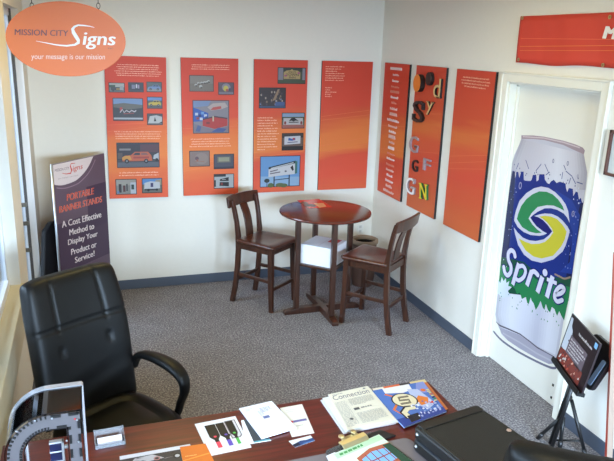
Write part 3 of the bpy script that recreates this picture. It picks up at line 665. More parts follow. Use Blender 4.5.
# blue field with splash skyline
sky = [(513, 170.3), (515, 172), (515.4, 178), (516.8, 171.6), (518.4, 172), (519.5, 178), (521.5, 171.6), (523.8, 171.6), (524, 180), (526, 180.7), (530.6, 181), (531.8, 179.6), (533, 175), (536.4, 174.6), (536.7, 181.4), (538.7, 180), (539.4, 174.2), (544.6, 174.2), (545, 179.4), (547.4, 183), (549.4, 184), (551, 181.5), (554.1, 179.7), (556.7, 183), (560, 181.6), (565.8, 183.6), (566.2, 188), (567.4, 192), (569, 188), (573, 188.8), (573.6, 196), (576, 191.4), (578, 192.4), (579.2, 199.5), (581, 197.6), (582.6, 204), (584, 200)]
D.poly(X(sky+[(582, 213), (575, 255), (571.6, 280), (555, 281), (535, 274), (515, 262), (501.5, 256), (503.1, 243), (506, 218), (509.8, 187)]), ink['blu'])
D.poly(X([(512.6, 171), (515.2, 172), (515, 185), (513, 215), (509.5, 245), (508, 262), (501.3, 258), (503.1, 243), (506, 218), (509.8, 187)]), ink['blD'])
D.poly(X([(583.6, 202), (582, 213), (575, 255), (571.6, 280), (566, 279), (570, 250), (576.5, 220), (580.5, 204)]), ink['blD'])
D.poly(X([(547, 206), (566, 212), (573, 232), (570, 262), (560, 272), (572, 274), (575.5, 250), (580, 215), (572, 200), (556, 190)]), (34, 58, 138))
# green field, darker where it meets the blue
D.poly(X([(501.4, 257), (512, 259), (524, 262), (536, 272.5), (548, 277), (560, 277.5), (571.6, 277), (568.6, 301), (497.6, 292), (498.8, 284)]), ink['grD'])
gl = [(498.4, 287), (500, 281.6), (503, 285.5), (505.6, 282), (509, 289), (512, 286), (515, 288.6), (517, 294), (520, 292.5), (522, 299), (526, 297), (527.4, 303), (529, 304), (530.8, 297.4), (532, 301), (533.7, 303), (534.8, 306.4), (536, 310), (538.4, 306), (540.8, 301), (543, 308), (544.7, 309.7), (546, 304), (548, 310), (550.3, 312.5), (552, 307), (554.7, 309), (556, 313), (557.3, 316), (559.4, 311), (561.6, 316), (564.2, 320.3)]
D.poly(X(gl+[(569.2, 297), (570.4, 287), (560, 285), (548, 284), (536, 279), (524, 270), (514, 268), (500.4, 266), (498.8, 284)]), ink['grn'])
# pale splash over the green at the left edge
D.poly(X([(497.6, 293), (498.4, 280), (500.5, 283), (502, 277), (503.6, 281), (506, 278), (506.5, 283), (509.4, 281), (508.4, 286), (512, 287), (508, 291), (511, 296), (503, 298)]), (196, 204, 216))
for k in range(26):
    x = rnd.uniform(500, 560); b = 288+(x-500)*.42; D.disc(*D.px(x, b+rnd.uniform(2, 14)), .004, .006, ink['grn'], 7)
for k in range(20):
    x = rnd.uniform(514, 580); D.disc(*D.px(x, 168+(x-514)*.22+rnd.uniform(-4, 5)), .004, .006, (60, 66, 112), 7)
for p, q in (((526, 160), (529, 169)), ((536, 171), (541.5, 164)), ((545, 164), (549, 173)), ((564, 165), (566, 170)), ((566, 171), (572, 176)), ((572, 176), (576, 184)), ((563, 172), (562, 179)), ((550, 172), (546, 175)), ((577, 182), (583, 184)), ((571, 178), (569, 184)), ((519, 163), (516.5, 169))):
    D.ribbon([D.px(*p), D.px(*q)], .006, (86, 90, 130), False)
for x, y, r in ((553.5, 161), (568, 163.4), (578, 176)) and ((553.5, 161, .009), (568, 163.4, .009), (578, 176, .006), (520.5, 185.6, .016), (573.4, 213.8, .012)):
    c = D.px(x, y); D.disc(*c, r, r*1.6, (150, 150, 176) if y > 180 else (96, 96, 124), 12); D.disc(*c, r*.6, r*1.1, ink['blu'] if y > 180 else ink['al'], 10)
for k in range(46):   # droplets on the blue
    s = rnd.random(); y = rnd.uniform(188, 272); xl = 510-(y-187)*.112; xr = 584-(y-199)*.16
    x = rnd.uniform(xl+1, xl+7) if s < .5 else rnd.uniform(xr-10, xr-2)
    D.disc(*D.px(x, y), rnd.uniform(.002, .0045), rnd.uniform(.003, .006), rnd.choice([(196, 206, 232), (120, 136, 190), (84, 104, 176)]), 6)
# swirl emblem
GW = [(514.5, 220.5), (515, 216), (516.3, 210.4), (519.8, 200.8), (526.7, 193), (534.5, 188.2), (541.5, 186.5), (548.7, 187.8), (555.6, 192.2), (561.7, 198.2), (566, 204.3), (568.6, 211.2), (570, 222.8), (567.5, 217.6), (564.3, 213.6), (557.4, 209.7), (551.3, 208.2), (545.2, 208.3), (538, 211.7), (533.6, 214.8), (530.6, 217.6), (532.8, 221), (537, 226.3), (543, 231), (547.4, 233.4), (543.8, 235), (539.7, 235.8), (531, 235), (524, 232), (518, 227)]
GG = [(517.2, 219), (518.5, 213.8), (521.5, 206), (526.7, 199), (532.8, 194.3), (539.7, 191.3), (547, 191.7), (553, 194.3), (558.2, 199), (563, 206), (564.7, 210.8), (560, 208.2), (553.9, 205.6), (547, 205.2), (538, 207), (532, 213), (528.9, 218.5), (532.8, 224.5), (538, 229.8), (542.3, 232.8), (536.2, 233.2), (529.3, 231.5), (522.4, 227)]
YW = [(514.1, 227.2), (518, 232.4), (523.2, 237.6), (529.3, 240.2), (536.2, 241), (544.3, 239.3), (549.5, 235), (552.6, 231.3), (547.8, 224.5), (543.5, 220.2), (539, 217.4), (534.6, 216), (540, 214.3), (545.2, 213.4), (552.2, 213.9), (558.2, 216.5), (562.6, 220.2), (567.8, 226.3), (570, 230.6), (569, 235.8), (566, 245.4), (563, 251.5), (553.6, 259.5), (541.8, 262.8), (532, 260.5), (524.3, 254.6), (518.4, 244.9), (515.5, 234.5)]
YY = [(518.9, 238.2), (525.8, 241.9), (532, 244), (539.7, 243.6), (545.2, 241.9), (549.5, 238), (553.6, 232.4), (552.1, 228.6), (547.8, 222.8), (543.4, 218.8), (539.6, 216.6), (545.2, 215.6), (551.3, 216.5), (557.4, 218.9), (563.4, 225.4), (567, 231.5), (565.2, 239.3), (561.7, 246.2), (553.6, 255.6), (541.8, 258.5), (534, 256.6), (526.2, 250.7), (522.3, 244.5)]
LENS = [(531.5, 217.5), (535, 216.4), (539, 217.6), (543.5, 220.6), (547.8, 225), (551.8, 231.2), (549.5, 234.4), (546, 236), (547.6, 233.4), (543, 230.8), (537, 226), (533, 221)]
D.poly(X(GW), (196, 194, 206)); D.poly(X(YW), (190, 188, 202)); D.poly(X(LENS), ink['nav']); D.poly(X(GG), (46, 126, 78)); D.poly(X(YY), (190, 180, 52))
# the word on the can
def zs(o, k, pts): return [(o[0]+x*k, o[1]+y*k) for x, y in pts]
z5 = lambda *p: zs((495, 240), .10846, p); z6 = lambda *p: zs((530, 255), .10846, p)
K = .0078*.94  # metres per pixel here
strokes = [
    (z5((188, 150), (178, 112), (150, 95), (126, 125), (128, 185), (150, 240), (148, 295), (120, 325), (95, 300), (84, 250)), 4.0, True),
    (z5((222, 215), (166, 412)), 4.4, False), (z5((222, 245), (262, 240), (285, 285), (268, 340), (225, 372), (200, 360)), 3.5, True),
    (z5((342, 285), (297, 420)), 4.6, False), (z5((335, 300), (365, 290), (398, 322)), 3.9, True),
    (z6((118, 200), (72, 345)), 4.8, False),
    (z6((212, 195), (158, 390)), 4.6, False), (z6((160, 222), (250, 262)), 3.0, False),
    (z6((232, 365), (290, 352), (318, 315), (288, 290), (248, 325), (230, 385), (255, 428), (300, 415)), 3.5, True)]
for col, dw in ((ink['nav'], 2.2), ((200, 198, 214), 0)):
    for pts, w, cv in strokes:
        P2 = X(curve(pts) if cv else pts); D.ribbon(P2, (w*1.12+dw)*K, col, cv)
        if not cv: D.ribbon(P2, (w*1.12+dw)*K, col, False)
    c = D.px(*z6((142, 162))[0]); D.disc(c[0], c[1], (3.3+dw/2)*K, (3.3+dw/2)*K, col, 16)
D.ribbon(X(curve([(555, 274), (560, 276.4), (565, 278.6), (571, 277)])), .012, (146, 124, 108), False)
dec = D.done('door_decal', None, GLOSSPRINT)
tag(dec, 'life-size silver, blue and green soda can decal on the white door', 'decal')

# ================================================================== HANGING OVAL SIGN
YS = -2.222
sg = empty('hanging_sign', 'orange oval sign hanging on two chains from the ceiling', 'sign', (-2.784, YS, 2.042))
cx, cz, rx, rz_ = -2.7835, 2.2245, .2865, .183
n = 72; bm = B()
prism(bm, [(cx+rx*math.cos(2*PI*k/n), YS, cz+rz_*math.sin(2*PI*k/n)) for k in range(n)], (0, .018, 0)); recalc(bm)
mk('panel', bm, mat('orange_sign_paint', (216, 104, 34), .45), sg, world=True, bev=.002)
a = Art((0, YS, 0), (1, 0, 0), (0, 0, 1), .0006)
def signart(a, X):
    pass
a.text_px('MISSION CITY', (14.8, 29.0), (68.4, 30.4), (14.6, 35.0), (92, 58, 60), bold=.04)
a.text_px('igns', (82.8, 32.4), (115.8, 33.2), (82.6, 49), (240, 232, 222), bold=.07, shear=.12)
a.text_px('your message is our mission', (31.3, 54.0), (105, 54.4), (31.3, 60.8), (238, 206, 186), bold=.0)
a.text_px('INC', (108, 47.6), (113, 47.8), (108, 49), (110, 70, 60))
mpp = .00507
sw = [(94.4, 27.5), (90, 26.3), (84, 25.5), (78.2, 25.2), (74.6, 26.6), (72.6, 29), (73.6, 32.6), (76.2, 36.8), (78.2, 40), (78.4, 42.6), (74.8, 44.8), (66.8, 45.8), (60, 45.3), (54.7, 44.6), (45.6, 42.8), (35.9, 41)]
a.ribbon([a.px(*p) for p in sw], [w*mpp for w in (.4, .8, 1.3, 1.5, 2.0, 2.8, 3.5, 3.6, 3.4, 2.8, 1.9, 1.5, 1.3, 1.1, .8, .3)], (240, 232, 222), False)
a.done('lettering', sg, label='white and brown lettering')
CH = mat('dark_chain', (58, 50, 46), .4, .7)
for px in (32, 98.4):
    p = at_y(px, 7, YS+.009); bm = B(); z = p.z-.012
    # screw eye then links up to the ceiling
    tube(bm, [(p.x, p.y, z-.012), (p.x, p.y, z+.004)], .0022, 8)
    k = 0; zz = z+.018
    while zz < ZC-.01:
        ax = 0 if k % 2 == 0 else 1; L = .014; r = .0085 if k == 0 else .007
        pts = []
        for t in range(17):
            q = 2*PI*t/16; h = r*math.cos(q); v = L*math.sin(q)
            pts.append(Vector((p.x+(h if ax == 0 else 0), p.y+(h if ax else 0), zz+v)))
        sweep(bm, pts, .0017, .0017, 6, Vector((0, 1, 0)) if ax == 0 else Vector((1, 0, 0))); zz += .0235; k += 1
    tube(bm, [(p.x, p.y, ZC-.02), (p.x, p.y, ZC)], .004, 8)
    mk('chain', bm, CH, sg, world=True, smooth=True)

# ================================================================== BANNER STAND
TL, TR = Vector((-2.982, -.651, 0)), Vector((-2.588, -.177, 0)); ZTOP = 1.3
eu = (TR-TL).normalized(); en = eu.cross(Vector((0, 0, 1)))
ctr = (TL+TR)/2; wb = (TR-TL).length
bs = empty('banner_stand', 'purple-grey portable banner stand behind the black office chair', 'banner stand', ctr, math.atan2(eu.y, eu.x))
bm = B(); box(bm, -wb/2+.008, wb/2, -.004, 0, .1, ZTOP); mk('banner', bm, mat('banner_vinyl', (96, 78, 92), .45), bs)
bm = B(); box(bm, -wb/2-.006, wb/2+.006, -.06, .08, 0, .09); mk('base', bm, ALU, bs, bev=.01)
bm = B(); tube(bm, [(-wb/2+.002, .004, .08), (-wb/2+.002, .004, ZTOP)], .009); mk('pole', bm, ALU, bs, smooth=True)
bm = B(); box(bm, -wb/2-.006, wb/2+.002, .0, .012, ZTOP-.018, ZTOP+.003); mk('top_rail', bm, ALU, bs, bev=.003)
a = Art(ctr+en*.004, eu, (0, 0, 1), .0008)
def bx(*p): return [a.px(*q) for q in p]
u0, u1 = -wb/2+.008, wb/2
a.rect(u0, .42, u1, .83, (74, 58, 76)); a.rect(u0+.36, .7, u1, 1.06, (70, 54, 74))
cv = curve([(54.3, 184.9), (60, 185.4), (66, 184.4), (75.4, 180.7), (82, 175), (86.5, 169.5), (90, 163.5), (93, 156.6)], 4)
a.poly([(u0, ZTOP-.002)]+[(u0, a.px(53.2, 184.4)[1])]+[a.px(*p) for p in cv]+[(a.px(94, 156)[0], ZTOP-.002)], (214, 202, 202))
a.ribbon([a.px(x+2.2, y+3) for x, y in cv], .007, (150, 128, 142), False)
a.text_px('MISSION CITY', (54.6, 169.2), (69, 166.6), (54.8, 172), (110, 84, 92)); a.text_px('igns', (72.4, 166), (82.4, 163.8), (72.8, 172.8), (196, 70, 54), bold=.01, shear=.15)
a.ribbon([a.px(*p) for p in ((75, 163.2), (71, 163.6), (70.2, 166), (71.6, 170), (70.6, 173.2), (66, 174), (62, 173.2))], [.004, .007, .01, .014, .01, .006, .003], (200, 60, 46), False)
a.text_px('your message is our mission', (58, 178), (78, 174.4), (58.2, 180), (160, 140, 144))
def outl(body, TL_, TR_, BL_, col, edge):
    a.text_px(body, TL_, TR_, BL_, edge, bold=.09, shear=.1); a.text_px(body, TL_, TR_, BL_, col, bold=.06, shear=.1)
outl('PORTABLE', (66.3, 194.3), (93.9, 187.5), (66.6, 201.2), (204, 84, 58), (226, 196, 186))
outl('BANNER STANDS', (58.7, 206.5), (102, 195.9), (59.0, 213.2), (204, 84, 58), (226, 196, 186))
for t, A_, B_, C_ in (('A Cost Effective', (61.4, 221.4), (100.9, 211.2), (62, 227.8)), ('Method to', (69, 229.6), (94, 222.9), (69.3, 235.6)), ('Display Your', (67.8, 239.8), (97.4, 230.8), (68, 247)), ('Product or', (70.8, 249.2), (96.3, 241.1), (71.1, 255.2)), ('Service!', (74.6, 257.4), (94.3, 250.2), (74.9, 263.2))):
    a.text_px(t, A_, B_, C_, (222, 212, 210), bold=.08)
a.done('lettering', bs, label='orange and white lettering under a pale curved header')
# black case standing behind the stand
p = at_z(50, 300, 0.35)
bm = B(); M = Matrix.Translation((-3.02, -.52, 0)) @ Matrix.Rotation(R(50), 4, 'Z')
pr = [(-.13, .0), (.22, .0), (.22, .78), (.06, .8), (-.02, .74)]
prism(bm, [M @ Vector((x, .05, z)) for x, z in pr], M.to_3x3() @ Vector((0, .05, 0))); recalc(bm)
tag(mk('carry_bag', bm, mat('black_nylon', (22, 21, 24), .7), bev=.015), 'black nylon bag leaning behind the banner stand', 'bag')

# ================================================================== COUNTER STOOLS
def rings_solid(bm, outline, prof, mi=0):
    """outline(s)->list of (x,y); prof list of (scale, z)"""
    rs = []
    for s, z in prof: rs.append([Vector((x*s, y*s, z(x*s, y*s) if callable(z) else z)) for x, y in outline])
    return recalc(loft(bm, rs, True, mi))
def make_stool(label, loc, rz):
    t = empty('counter_stool', label, 'stool', loc, rz, 'wooden counter stools')
    zs_ = .595
    ol = []
    for x, y in round_rect(-1, 1, -1, 1, .16, 5):
        w = .185+.025*(y+1)/2; ol.append((x*w, y*.205+.01))
    dish = lambda d: (lambda x, y: zs_-d*max(0, 1-(x/.2)**2-(y/.21)**2))
    bm = B(); rings_solid(bm, ol, [(.001, dish(.014)), (.3, dish(.014)), (.55, dish(.014)), (.78, dish(.014)), (.93, dish(.014)), (1., zs_-.004), (1.01, zs_-.016), (.985, zs_-.03), (.9, zs_-.034)])
    mk('seat', bm, SEATW, t, smooth=True, bev=0)
    for s in (-1, 1):
        bm = B(); column(bm, [(s*.178, .188, 0, .035, .035), (s*.172, .175, .3, .041, .041), (s*.168, .168, zs_-.028, .045, .045)]); mk('leg', bm, STOOL, t, bev=.004)
        pts = [(-.247, 0, .168), (-.217, .15, .163), (-.195, .34, .158), (-.188, .5, .155), (-.19, .62, .155), (-.205, .74, .158), (-.228, .85, .163), (-.25, .925, .166)]
        bm = B(); column(bm, [(s*x, y, z, .034, .042 if z < .7 else .034) for y, z, x in pts]); mk('leg', bm, STOOL, t, bev=.004, label='rear leg rising into the back post')
    # curved top rail
    bm = B(); N = 14; rg = []
    for i in range(N+1):
        x = -.212+.424*i/N; b = -.257-.028*(1-(x/.212)**2); zt = .952+.010*(1-(x/.212)**2); zb = .862
        rg.append([Vector((x, b+.012+.004, zb)), Vector((x, b-.012+.004, zb)), Vector((x, b-.012-.012, zt)), Vector((x, b+.012-.012, zt))])
    recalc(loft(bm, rg)); mk('top_rail', bm, STOOL, t, bev=.004)
    bm = B(); rg = []
    for z, y in ((.585, -.183), (.66, -.19), (.74, -.206), (.8, -.225), (.875, -.262)):
        rg.append([Vector((sx*.048, y+sy*.007-(0 if abs(sx) else 0), z)) for sx, sy in ((-1, -1), (1, -1), (1, 1), (-1, 1))])
    recalc(loft(bm, rg)); mk('splat', bm, STOOL, t, bev=.003)
    bm = B()
    box(bm, -.15, .15, .158, .178, zs_-.085, zs_-.028); box(bm, -.15, .15, -.2, -.18, zs_-.085, zs_-.028)
    box(bm, -.172, -.152, -.18, .16, zs_-.085, zs_-.028); box(bm, .152, .172, -.18, .16, zs_-.085, zs_-.028)
    mk('apron', bm, STOOL, t)
    for P0, P1 in (((-.168, .178, .2), (.168, .178, .2)), ((-.17, .17, .27), (-.158, -.2, .27)), ((.17, .17, .27), (.158, -.2, .27)), ((-.158, -.205, .22), (.158, -.205, .22))):
        bm = B(); bar(bm, P0, P1, .018, .03); mk('stretcher', bm, STOOL, t, bev=.003)
    return t
make_stool('dark cherry counter stool facing the room, between board photos and table', (-1.278, -.602, 0), R(-51-90))
make_stool('dark cherry counter stool by the right wall in front of the planter', (-.526, -1.24, 0), R(129-90))
bpy.data.objects['counter_stool']['label'] = 'dark cherry counter stool standing nearer the banner stand, against the back wall'
bpy.data.objects['counter_stool.001']['label'] = 'dark cherry counter stool in front of the brown planter, beside the outlet'

# ================================================================== ROUND PUB TABLE
tc = (-.858, -.92, 0)
tb = empty('pub_table', 'round cherry pub table with a low shelf and crossed feet', 'table', tc)
bm = B(); lathe(bm, [(.0, .905), (.37, .905), (.383, .901), (.387, .893), (.385, .884), (.372, .878), (.0, .878)], n=72); mk('tabletop', bm, TOPW, tb, bev=0, smooth=False)
for o in (bpy.data.objects['tabletop'],):
    o.data.shade_smooth(); m = o.modifiers.new('es', 'EDGE_SPLIT'); m.split_angle = R(35)
for x, y in ((-.235, 0), (.235, 0), (0, -.235), (0, .235)):
    bm = B(); column(bm, [(x, y, .05, .042, .042), (x, y, .878, .042, .042)]); mk('leg', bm, STOOL, tb, bev=.004)
bm = B(); prism(bm, [(-.245, 0, .436), (0, -.245, .436), (.245, 0, .436), (0, .245, .436)], (0, 0, .02)); recalc(bm); mk('shelf', bm, STOOL, tb, bev=.003)
for ax in (0, 1):
    bm = B(); e = .345
    secs = [(-e, .0, .022), (-e+.01, 0, .034), (-.2, 0, .056), (.2, 0, .056), (e-.01, 0, .034), (e, 0, .022)]
    rg = [[Vector((x, -.028, 0)), Vector((x, .028, 0)), Vector((x, .028, z)), Vector((x, -.028, z))] for x, _, z in secs]
    recalc(loft(bm, rg))
    if ax: bm.transform(Matrix.Rotation(PI/2, 4, 'Z')); bm.transform(Matrix.Translation((0, 0, .0004)))
    mk('foot_bar', bm, STOOL, tb, bev=.004)
bm = B(); bar(bm, (-.235, 0, .85), (.235, 0, .85), .03, .05); bar(bm, (0, -.235, .849), (0, .235, .849), .03, .05); mk('apron', bm, STOOL, tb)
# carton on the shelf
ct = empty('carton', 'white carton with a red label on the table shelf', 'box', (-.858, -.92, .456), R(45))
bm = B(); box(bm, -.147, .147, -.147, .147, 0, .168); mk('box_body', bm, mat('white_card', (232, 232, 236), .6), ct, bev=.003)
a = Art((0, 0, .168), (1, 0, 0), (0, 1, 0), .0006); a.rect(.02, -.11, .13, -.02, (186, 52, 58)); a.rect(-.13, -.002, .13, .002, (206, 204, 206)); a.done('label_sticker', ct, world=False)
# flyer on the table
z = .9055; P4 = [at_z(x, y, z) for x, y in ((309, 208.3), (332.5, 207.2), (319, 199), (296.8, 200.2))]
a = Art((P4[0]), P4[1]-P4[0], (0, 0, 1)); 
e1 = (P4[1]-P4[0]); e1.z = 0; e1.normalize(); e2 = Vector((0, 0, 1)).cross(e1)
a = Art(P4[0], e1, e2, .0006); w = (P4[1]-P4[0]).length; h = (P4[3]-P4[0]).dot(e2)
bm = B(); 
def uv(p): q = p-P4[0]; return (q.dot(e1), q.dot(e2))
Q = [uv(p) for p in P4]
a.poly(Q, (204, 62, 48)); a.poly([lerp(Q[0], Q[1], .45), lerp(lerp(Q[0], Q[1], .8), lerp(Q[3], Q[2], .8), .1), lerp(lerp(Q[0], Q[1], .9), lerp(Q[3], Q[2], .9), .5), lerp(lerp(Q[0], Q[1], .5), lerp(Q[3], Q[2], .5), .55)], (216, 160, 112))
for s_, t_, c in ((.12, .35, (70, 50, 48)), (.14, .62, (96, 74, 64)), (.3, .3, (88, 60, 56))):
    q = lerp(lerp(Q[0], Q[1], s_), lerp(Q[3], Q[2], s_), t_); a.disc(q[0], q[1], .03, .05, c)
fl = a.done('flyer', None, GLOSSPRINT); so = fl.modifiers.new('t', 'SOLIDIFY'); so.thickness = .0005
tag(fl, 'red flyer with a photo lying on the round table', 'flyer')

# planter behind the stool
pl = empty('planter', 'brown pot with a beige rim on the carpet behind the stool', 'planter', (-.25, -.40, 0))
bm = B(); lathe(bm, [(.098, 0), (.112, .08), (.12, .2), (.121, .34), (.118, .43)], n=48, cap=False); quad(bm, [(-.06, -.06, .004), (.06, -.06, .004), (.06, .06, .004), (-.06, .06, .004)]); mk('pot_body', bm, mat('brown_pot', (84, 58, 46), .55, noise=.3, nscale=18), pl, smooth=True)
bm = B(); lathe(bm, [(.119, .42), (.131, .425), (.134, .44), (.131, .46), (.122, .464), (.108, .46), (.103, .445), (.104, .425)], n=48, cap=False); mk('rim', bm, mat('pot_rim', (140, 120, 98), .5), pl, smooth=True)

bm = B(); lathe(bm, [(.112, .43), (.105, .36), (.1, .24), (.0, .24)], n=48, cap=False); mk('dark_inside', bm, mat('inside_shade', (24, 20, 18), .8), pl, smooth=True)  # pot's inner wall; the shade inside it is put into the near-black colour

# ================================================================== OFFICE CHAIRS
def make_chair(label, loc, rz, hgt=1.13):
    """local: faces +Y, origin on the floor under the seat"""
    t = empty('office_chair', label, 'chair', loc, rz, 'black leather office chairs')
    sz = .50
    # seat cushion: superellipse slab
    bm = B(); rings = []; nr = 44
    def srow(s, z0, drop):
        ring = []
        for k in range(nr):
            q = 2*PI*k/nr; c, d = math.cos(q), math.sin(q)
            x = math.copysign(abs(c)**.42, c)*.262*s; y = math.copysign(abs(d)**.42, d)*.255*s
            zz = z0-drop*max(0, (y/.255))**3*.05-drop*.018*(x/.262)**2-.012*drop*(1-min(1, (x/.2)**2+(y/.2)**2))
            ring.append(Vector((x, y+.02, zz)))
        return ring
    for s, z0, dr in ((.02, sz, 1), (.3, sz, 1), (.55, sz+.002, 1), (.62, sz-.008, 1), (.66, sz+.004, 1), (.82, sz+.004, 1), (.93, sz-.008, 1), (.985, sz-.03, 1), (1, sz-.055, 1), (.985, sz-.085, .6), (.93, sz-.105, .4), (.5, sz-.11, .2)): rings.append(srow(s, z0, dr))
    recalc(loft(bm, rings)); mk('seat', bm, LEATH, t, smooth=True)
    # backrest: padded panel, with seams
    NX, NZ = 48, 60; zb = .44; hb = hgt-zb
    lean = R(13)
    def outline(u, w):  # u in -1..1, w in 0..1
        wid = .252+.006*math.sin(PI*min(1, w*1.1))-.012*max(0, w-.75)/.25
        return u*wid
    def P(u, w, side):
        # round the corners and the edge thickness
        ed = (1-abs(u)**9)*(1-abs(2*w-1)**18); ed = max(0, ed)**.45
        T = .062*ed
        x = outline(u, w); z = w*hb
        cr = .07
        # corner rounding at the top
        if w > .9: x *= 1-.03*((w-.9)/.1)**3
        if abs(u) > .5 and w > .5: z -= .018*((abs(u)-.5)/.5)**3*((w-.5)/.5)**2
        y = .02*(w-.45)**2-.012*math.cos(w*PI*1.6)
        y += .03*abs(u)**2.2
        if side > 0:
            g = 0
            for c in (.655,): g += .010*math.exp(-((w-c)/.011)**2)
            for us in (-.5, .5): g += .009*math.exp(-((u-us)/.03)**2)*(1 if w > .655 else max(0, 1-(.655-w)/.05))
            for us in (-.5, .5): g += .014*math.exp(-((u-us)/.06)**2-((w-.50)/.025)**2)
            g += .003*math.sin(w*31+u*3)*math.exp(-((w-.22)/.12)**2)
            y2 = y+T+.012*math.sin(PI*min(1, max(0, w)))*ed-g*ed
        else: y2 = y-T*.85
        M = Matrix.Rotation(lean, 4, 'X')
        v = M @ Vector((x, y2, z)); return Vector((v.x, v.y-.235, v.z+zb))
    bm = B()
    gr = {}
    for side in (1, -1):
        for i in range(NX+1):
            for j in range(NZ+1):
                u = -math.cos(PI*i/NX) if False else (2*i/NX-1); w = j/NZ
                u = math.copysign(abs(u)**.8, u); w = .5+.5*math.copysign(abs(2*w-1)**.8, 2*w-1)
                if side < 0 and (i in (0, NX) or j in (0, NZ)): gr[side, i, j] = gr[1, i, j]; continue
                gr[side, i, j] = bm.verts.new(P(u, w, side))
        for i in range(NX):
            for j in range(NZ): bm.faces.new((gr[side, i, j], gr[side, i+1, j], gr[side, i+1, j+1], gr[side, i, j+1]))
    recalc(bm); mk('backrest', bm, LEATH, t, smooth=True)
    for s in (-1, 1):
        pts = [(s*.25, -.215, .60), (s*.262, -.19, .665), (s*.278, -.11, .685), (s*.288, -.01, .684), (s*.292, .07, .67), (s*.293, .125, .635), (s*.291, .138, .575), (s*.286, .11, .50), (s*.276, .09, .43), (s*.22, .08, .40)]
        pp = [Vector(p) for p in pts]
        cpts = []
        for i in range(len(pp)-1):
            p0, p1, p2, p3 = pp[max(i-1, 0)], pp[i], pp[i+1], pp[min(i+2, len(pp)-1)]
            for k in range(4):
                q = k/4; cpts.append(.5*(2*p1+(p2-p0)*q+(2*p0-5*p1+4*p2-p3)*q*q+(3*p1-p0-3*p2+p3)*q**3))
        cpts.append(pp[-1]); n = len(cpts)
        ra = [.02+.02*math.exp(-((i/n-.38)/.25)**2) for i in range(n)]; rb = [.016+.008*math.exp(-((i/n-.38)/.25)**2) for i in range(n)]
        bm = B(); sweep(bm, cpts, ra, rb, 14, Vector((s*.15, .25, 1)).normalized() if False else Vector((1, 0, 0)), 0, .8)
        # across direction is ref x tangent, so swap radii
        bm.free(); bm = B(); sweep(bm, cpts, rb, ra, 14, Vector((1, 0, 0)), 0, .8)
        mk('armrest', bm, LEATH, t, smooth=True)
    bm = B(); lathe(bm, [(.02, .1), (.026, .1), (.026, .3), (.018, .3), (.018, .4), (.0, .4)], n=20); box(bm, -.11, .11, -.1, .12, .375, .395); mk('gas_lift', bm, BLACK, t)
    bm = B()
    for k in range(5):
        q = 2*PI*k/5+.3; d = Vector((math.cos(q), math.sin(q), 0)); bar(bm, d*.02+Vector((0, 0, .11)), d*.3+Vector((0, 0, .075)), .045, .03)
    mk('star_base', bm, BLACK, t, bev=.006)
    for k in range(5):
        q = 2*PI*k/5+.3; d = Vector((math.cos(q), math.sin(q), 0)); e = Vector((-d.y, d.x, 0)); c = d*.29+Vector((0, 0, .029)); bm = B()
        for s in (-1, 1):
            rg = [[c+e*o_+d*(.028*math.cos(2*PI*m/16))+Vector((0, 0, .028*math.sin(2*PI*m/16))) for m in range(16)] for o_ in ((s*.008), (s*.026))]
            recalc(loft(bm, rg))
        tube(bm, [c, c+Vector((0, 0, .03))], .007); mk('caster', bm, BLACK, t)
    return t
dv = Vector((.53, -.848, 0)).normalized(); ev = Vector((-dv.y, dv.x, 0))
bk = Vector((-2.757, -2.81, 0))
make_chair('black leather executive chair behind the desk, facing the camera', bk+dv*.235+Vector((-.024, .0, 0)), math.atan2(dv.y, dv.x)-PI/2, 1.165)
d2 = Vector((.56, .83, 0)).normalized(); 
make_chair('black leather chair seen from behind, its top edge at the photo bottom by the case', Vector((-1.375, -4.57, 0))+d2*.235, math.atan2(d2.y, d2.x)-PI/2, 1.203)
bpy.data.objects['office_chair']['label'] = 'black leather executive chair behind the desk, beside the window sill'
bpy.data.objects['office_chair.001']['label'] = 'black leather chair whose rounded back top shows beside the black case'

# ================================================================== DESK
ZD = .76
dk = empty('desk', 'mahogany office desk covered with printed samples', 'desk', (-2.19, -3.9, 0))
bm = B(); box(bm, -3.09, -1.292, -4.32, -3.508, ZD-.032, ZD); mk('desk_top', bm, DESKW, dk, world=True, bev=.005)
for x in (-3.05, -1.37):
    bm = B(); box(bm, x, x+.03, -3.84, -3.56, 0, ZD-.032); mk('side_panel', bm, DESKW, dk, world=True)
bm = B(); box(bm, -3.02, -1.37, -3.72, -3.70, .15, ZD-.032); mk('modesty_panel', bm, DESKW, dk, world=True)

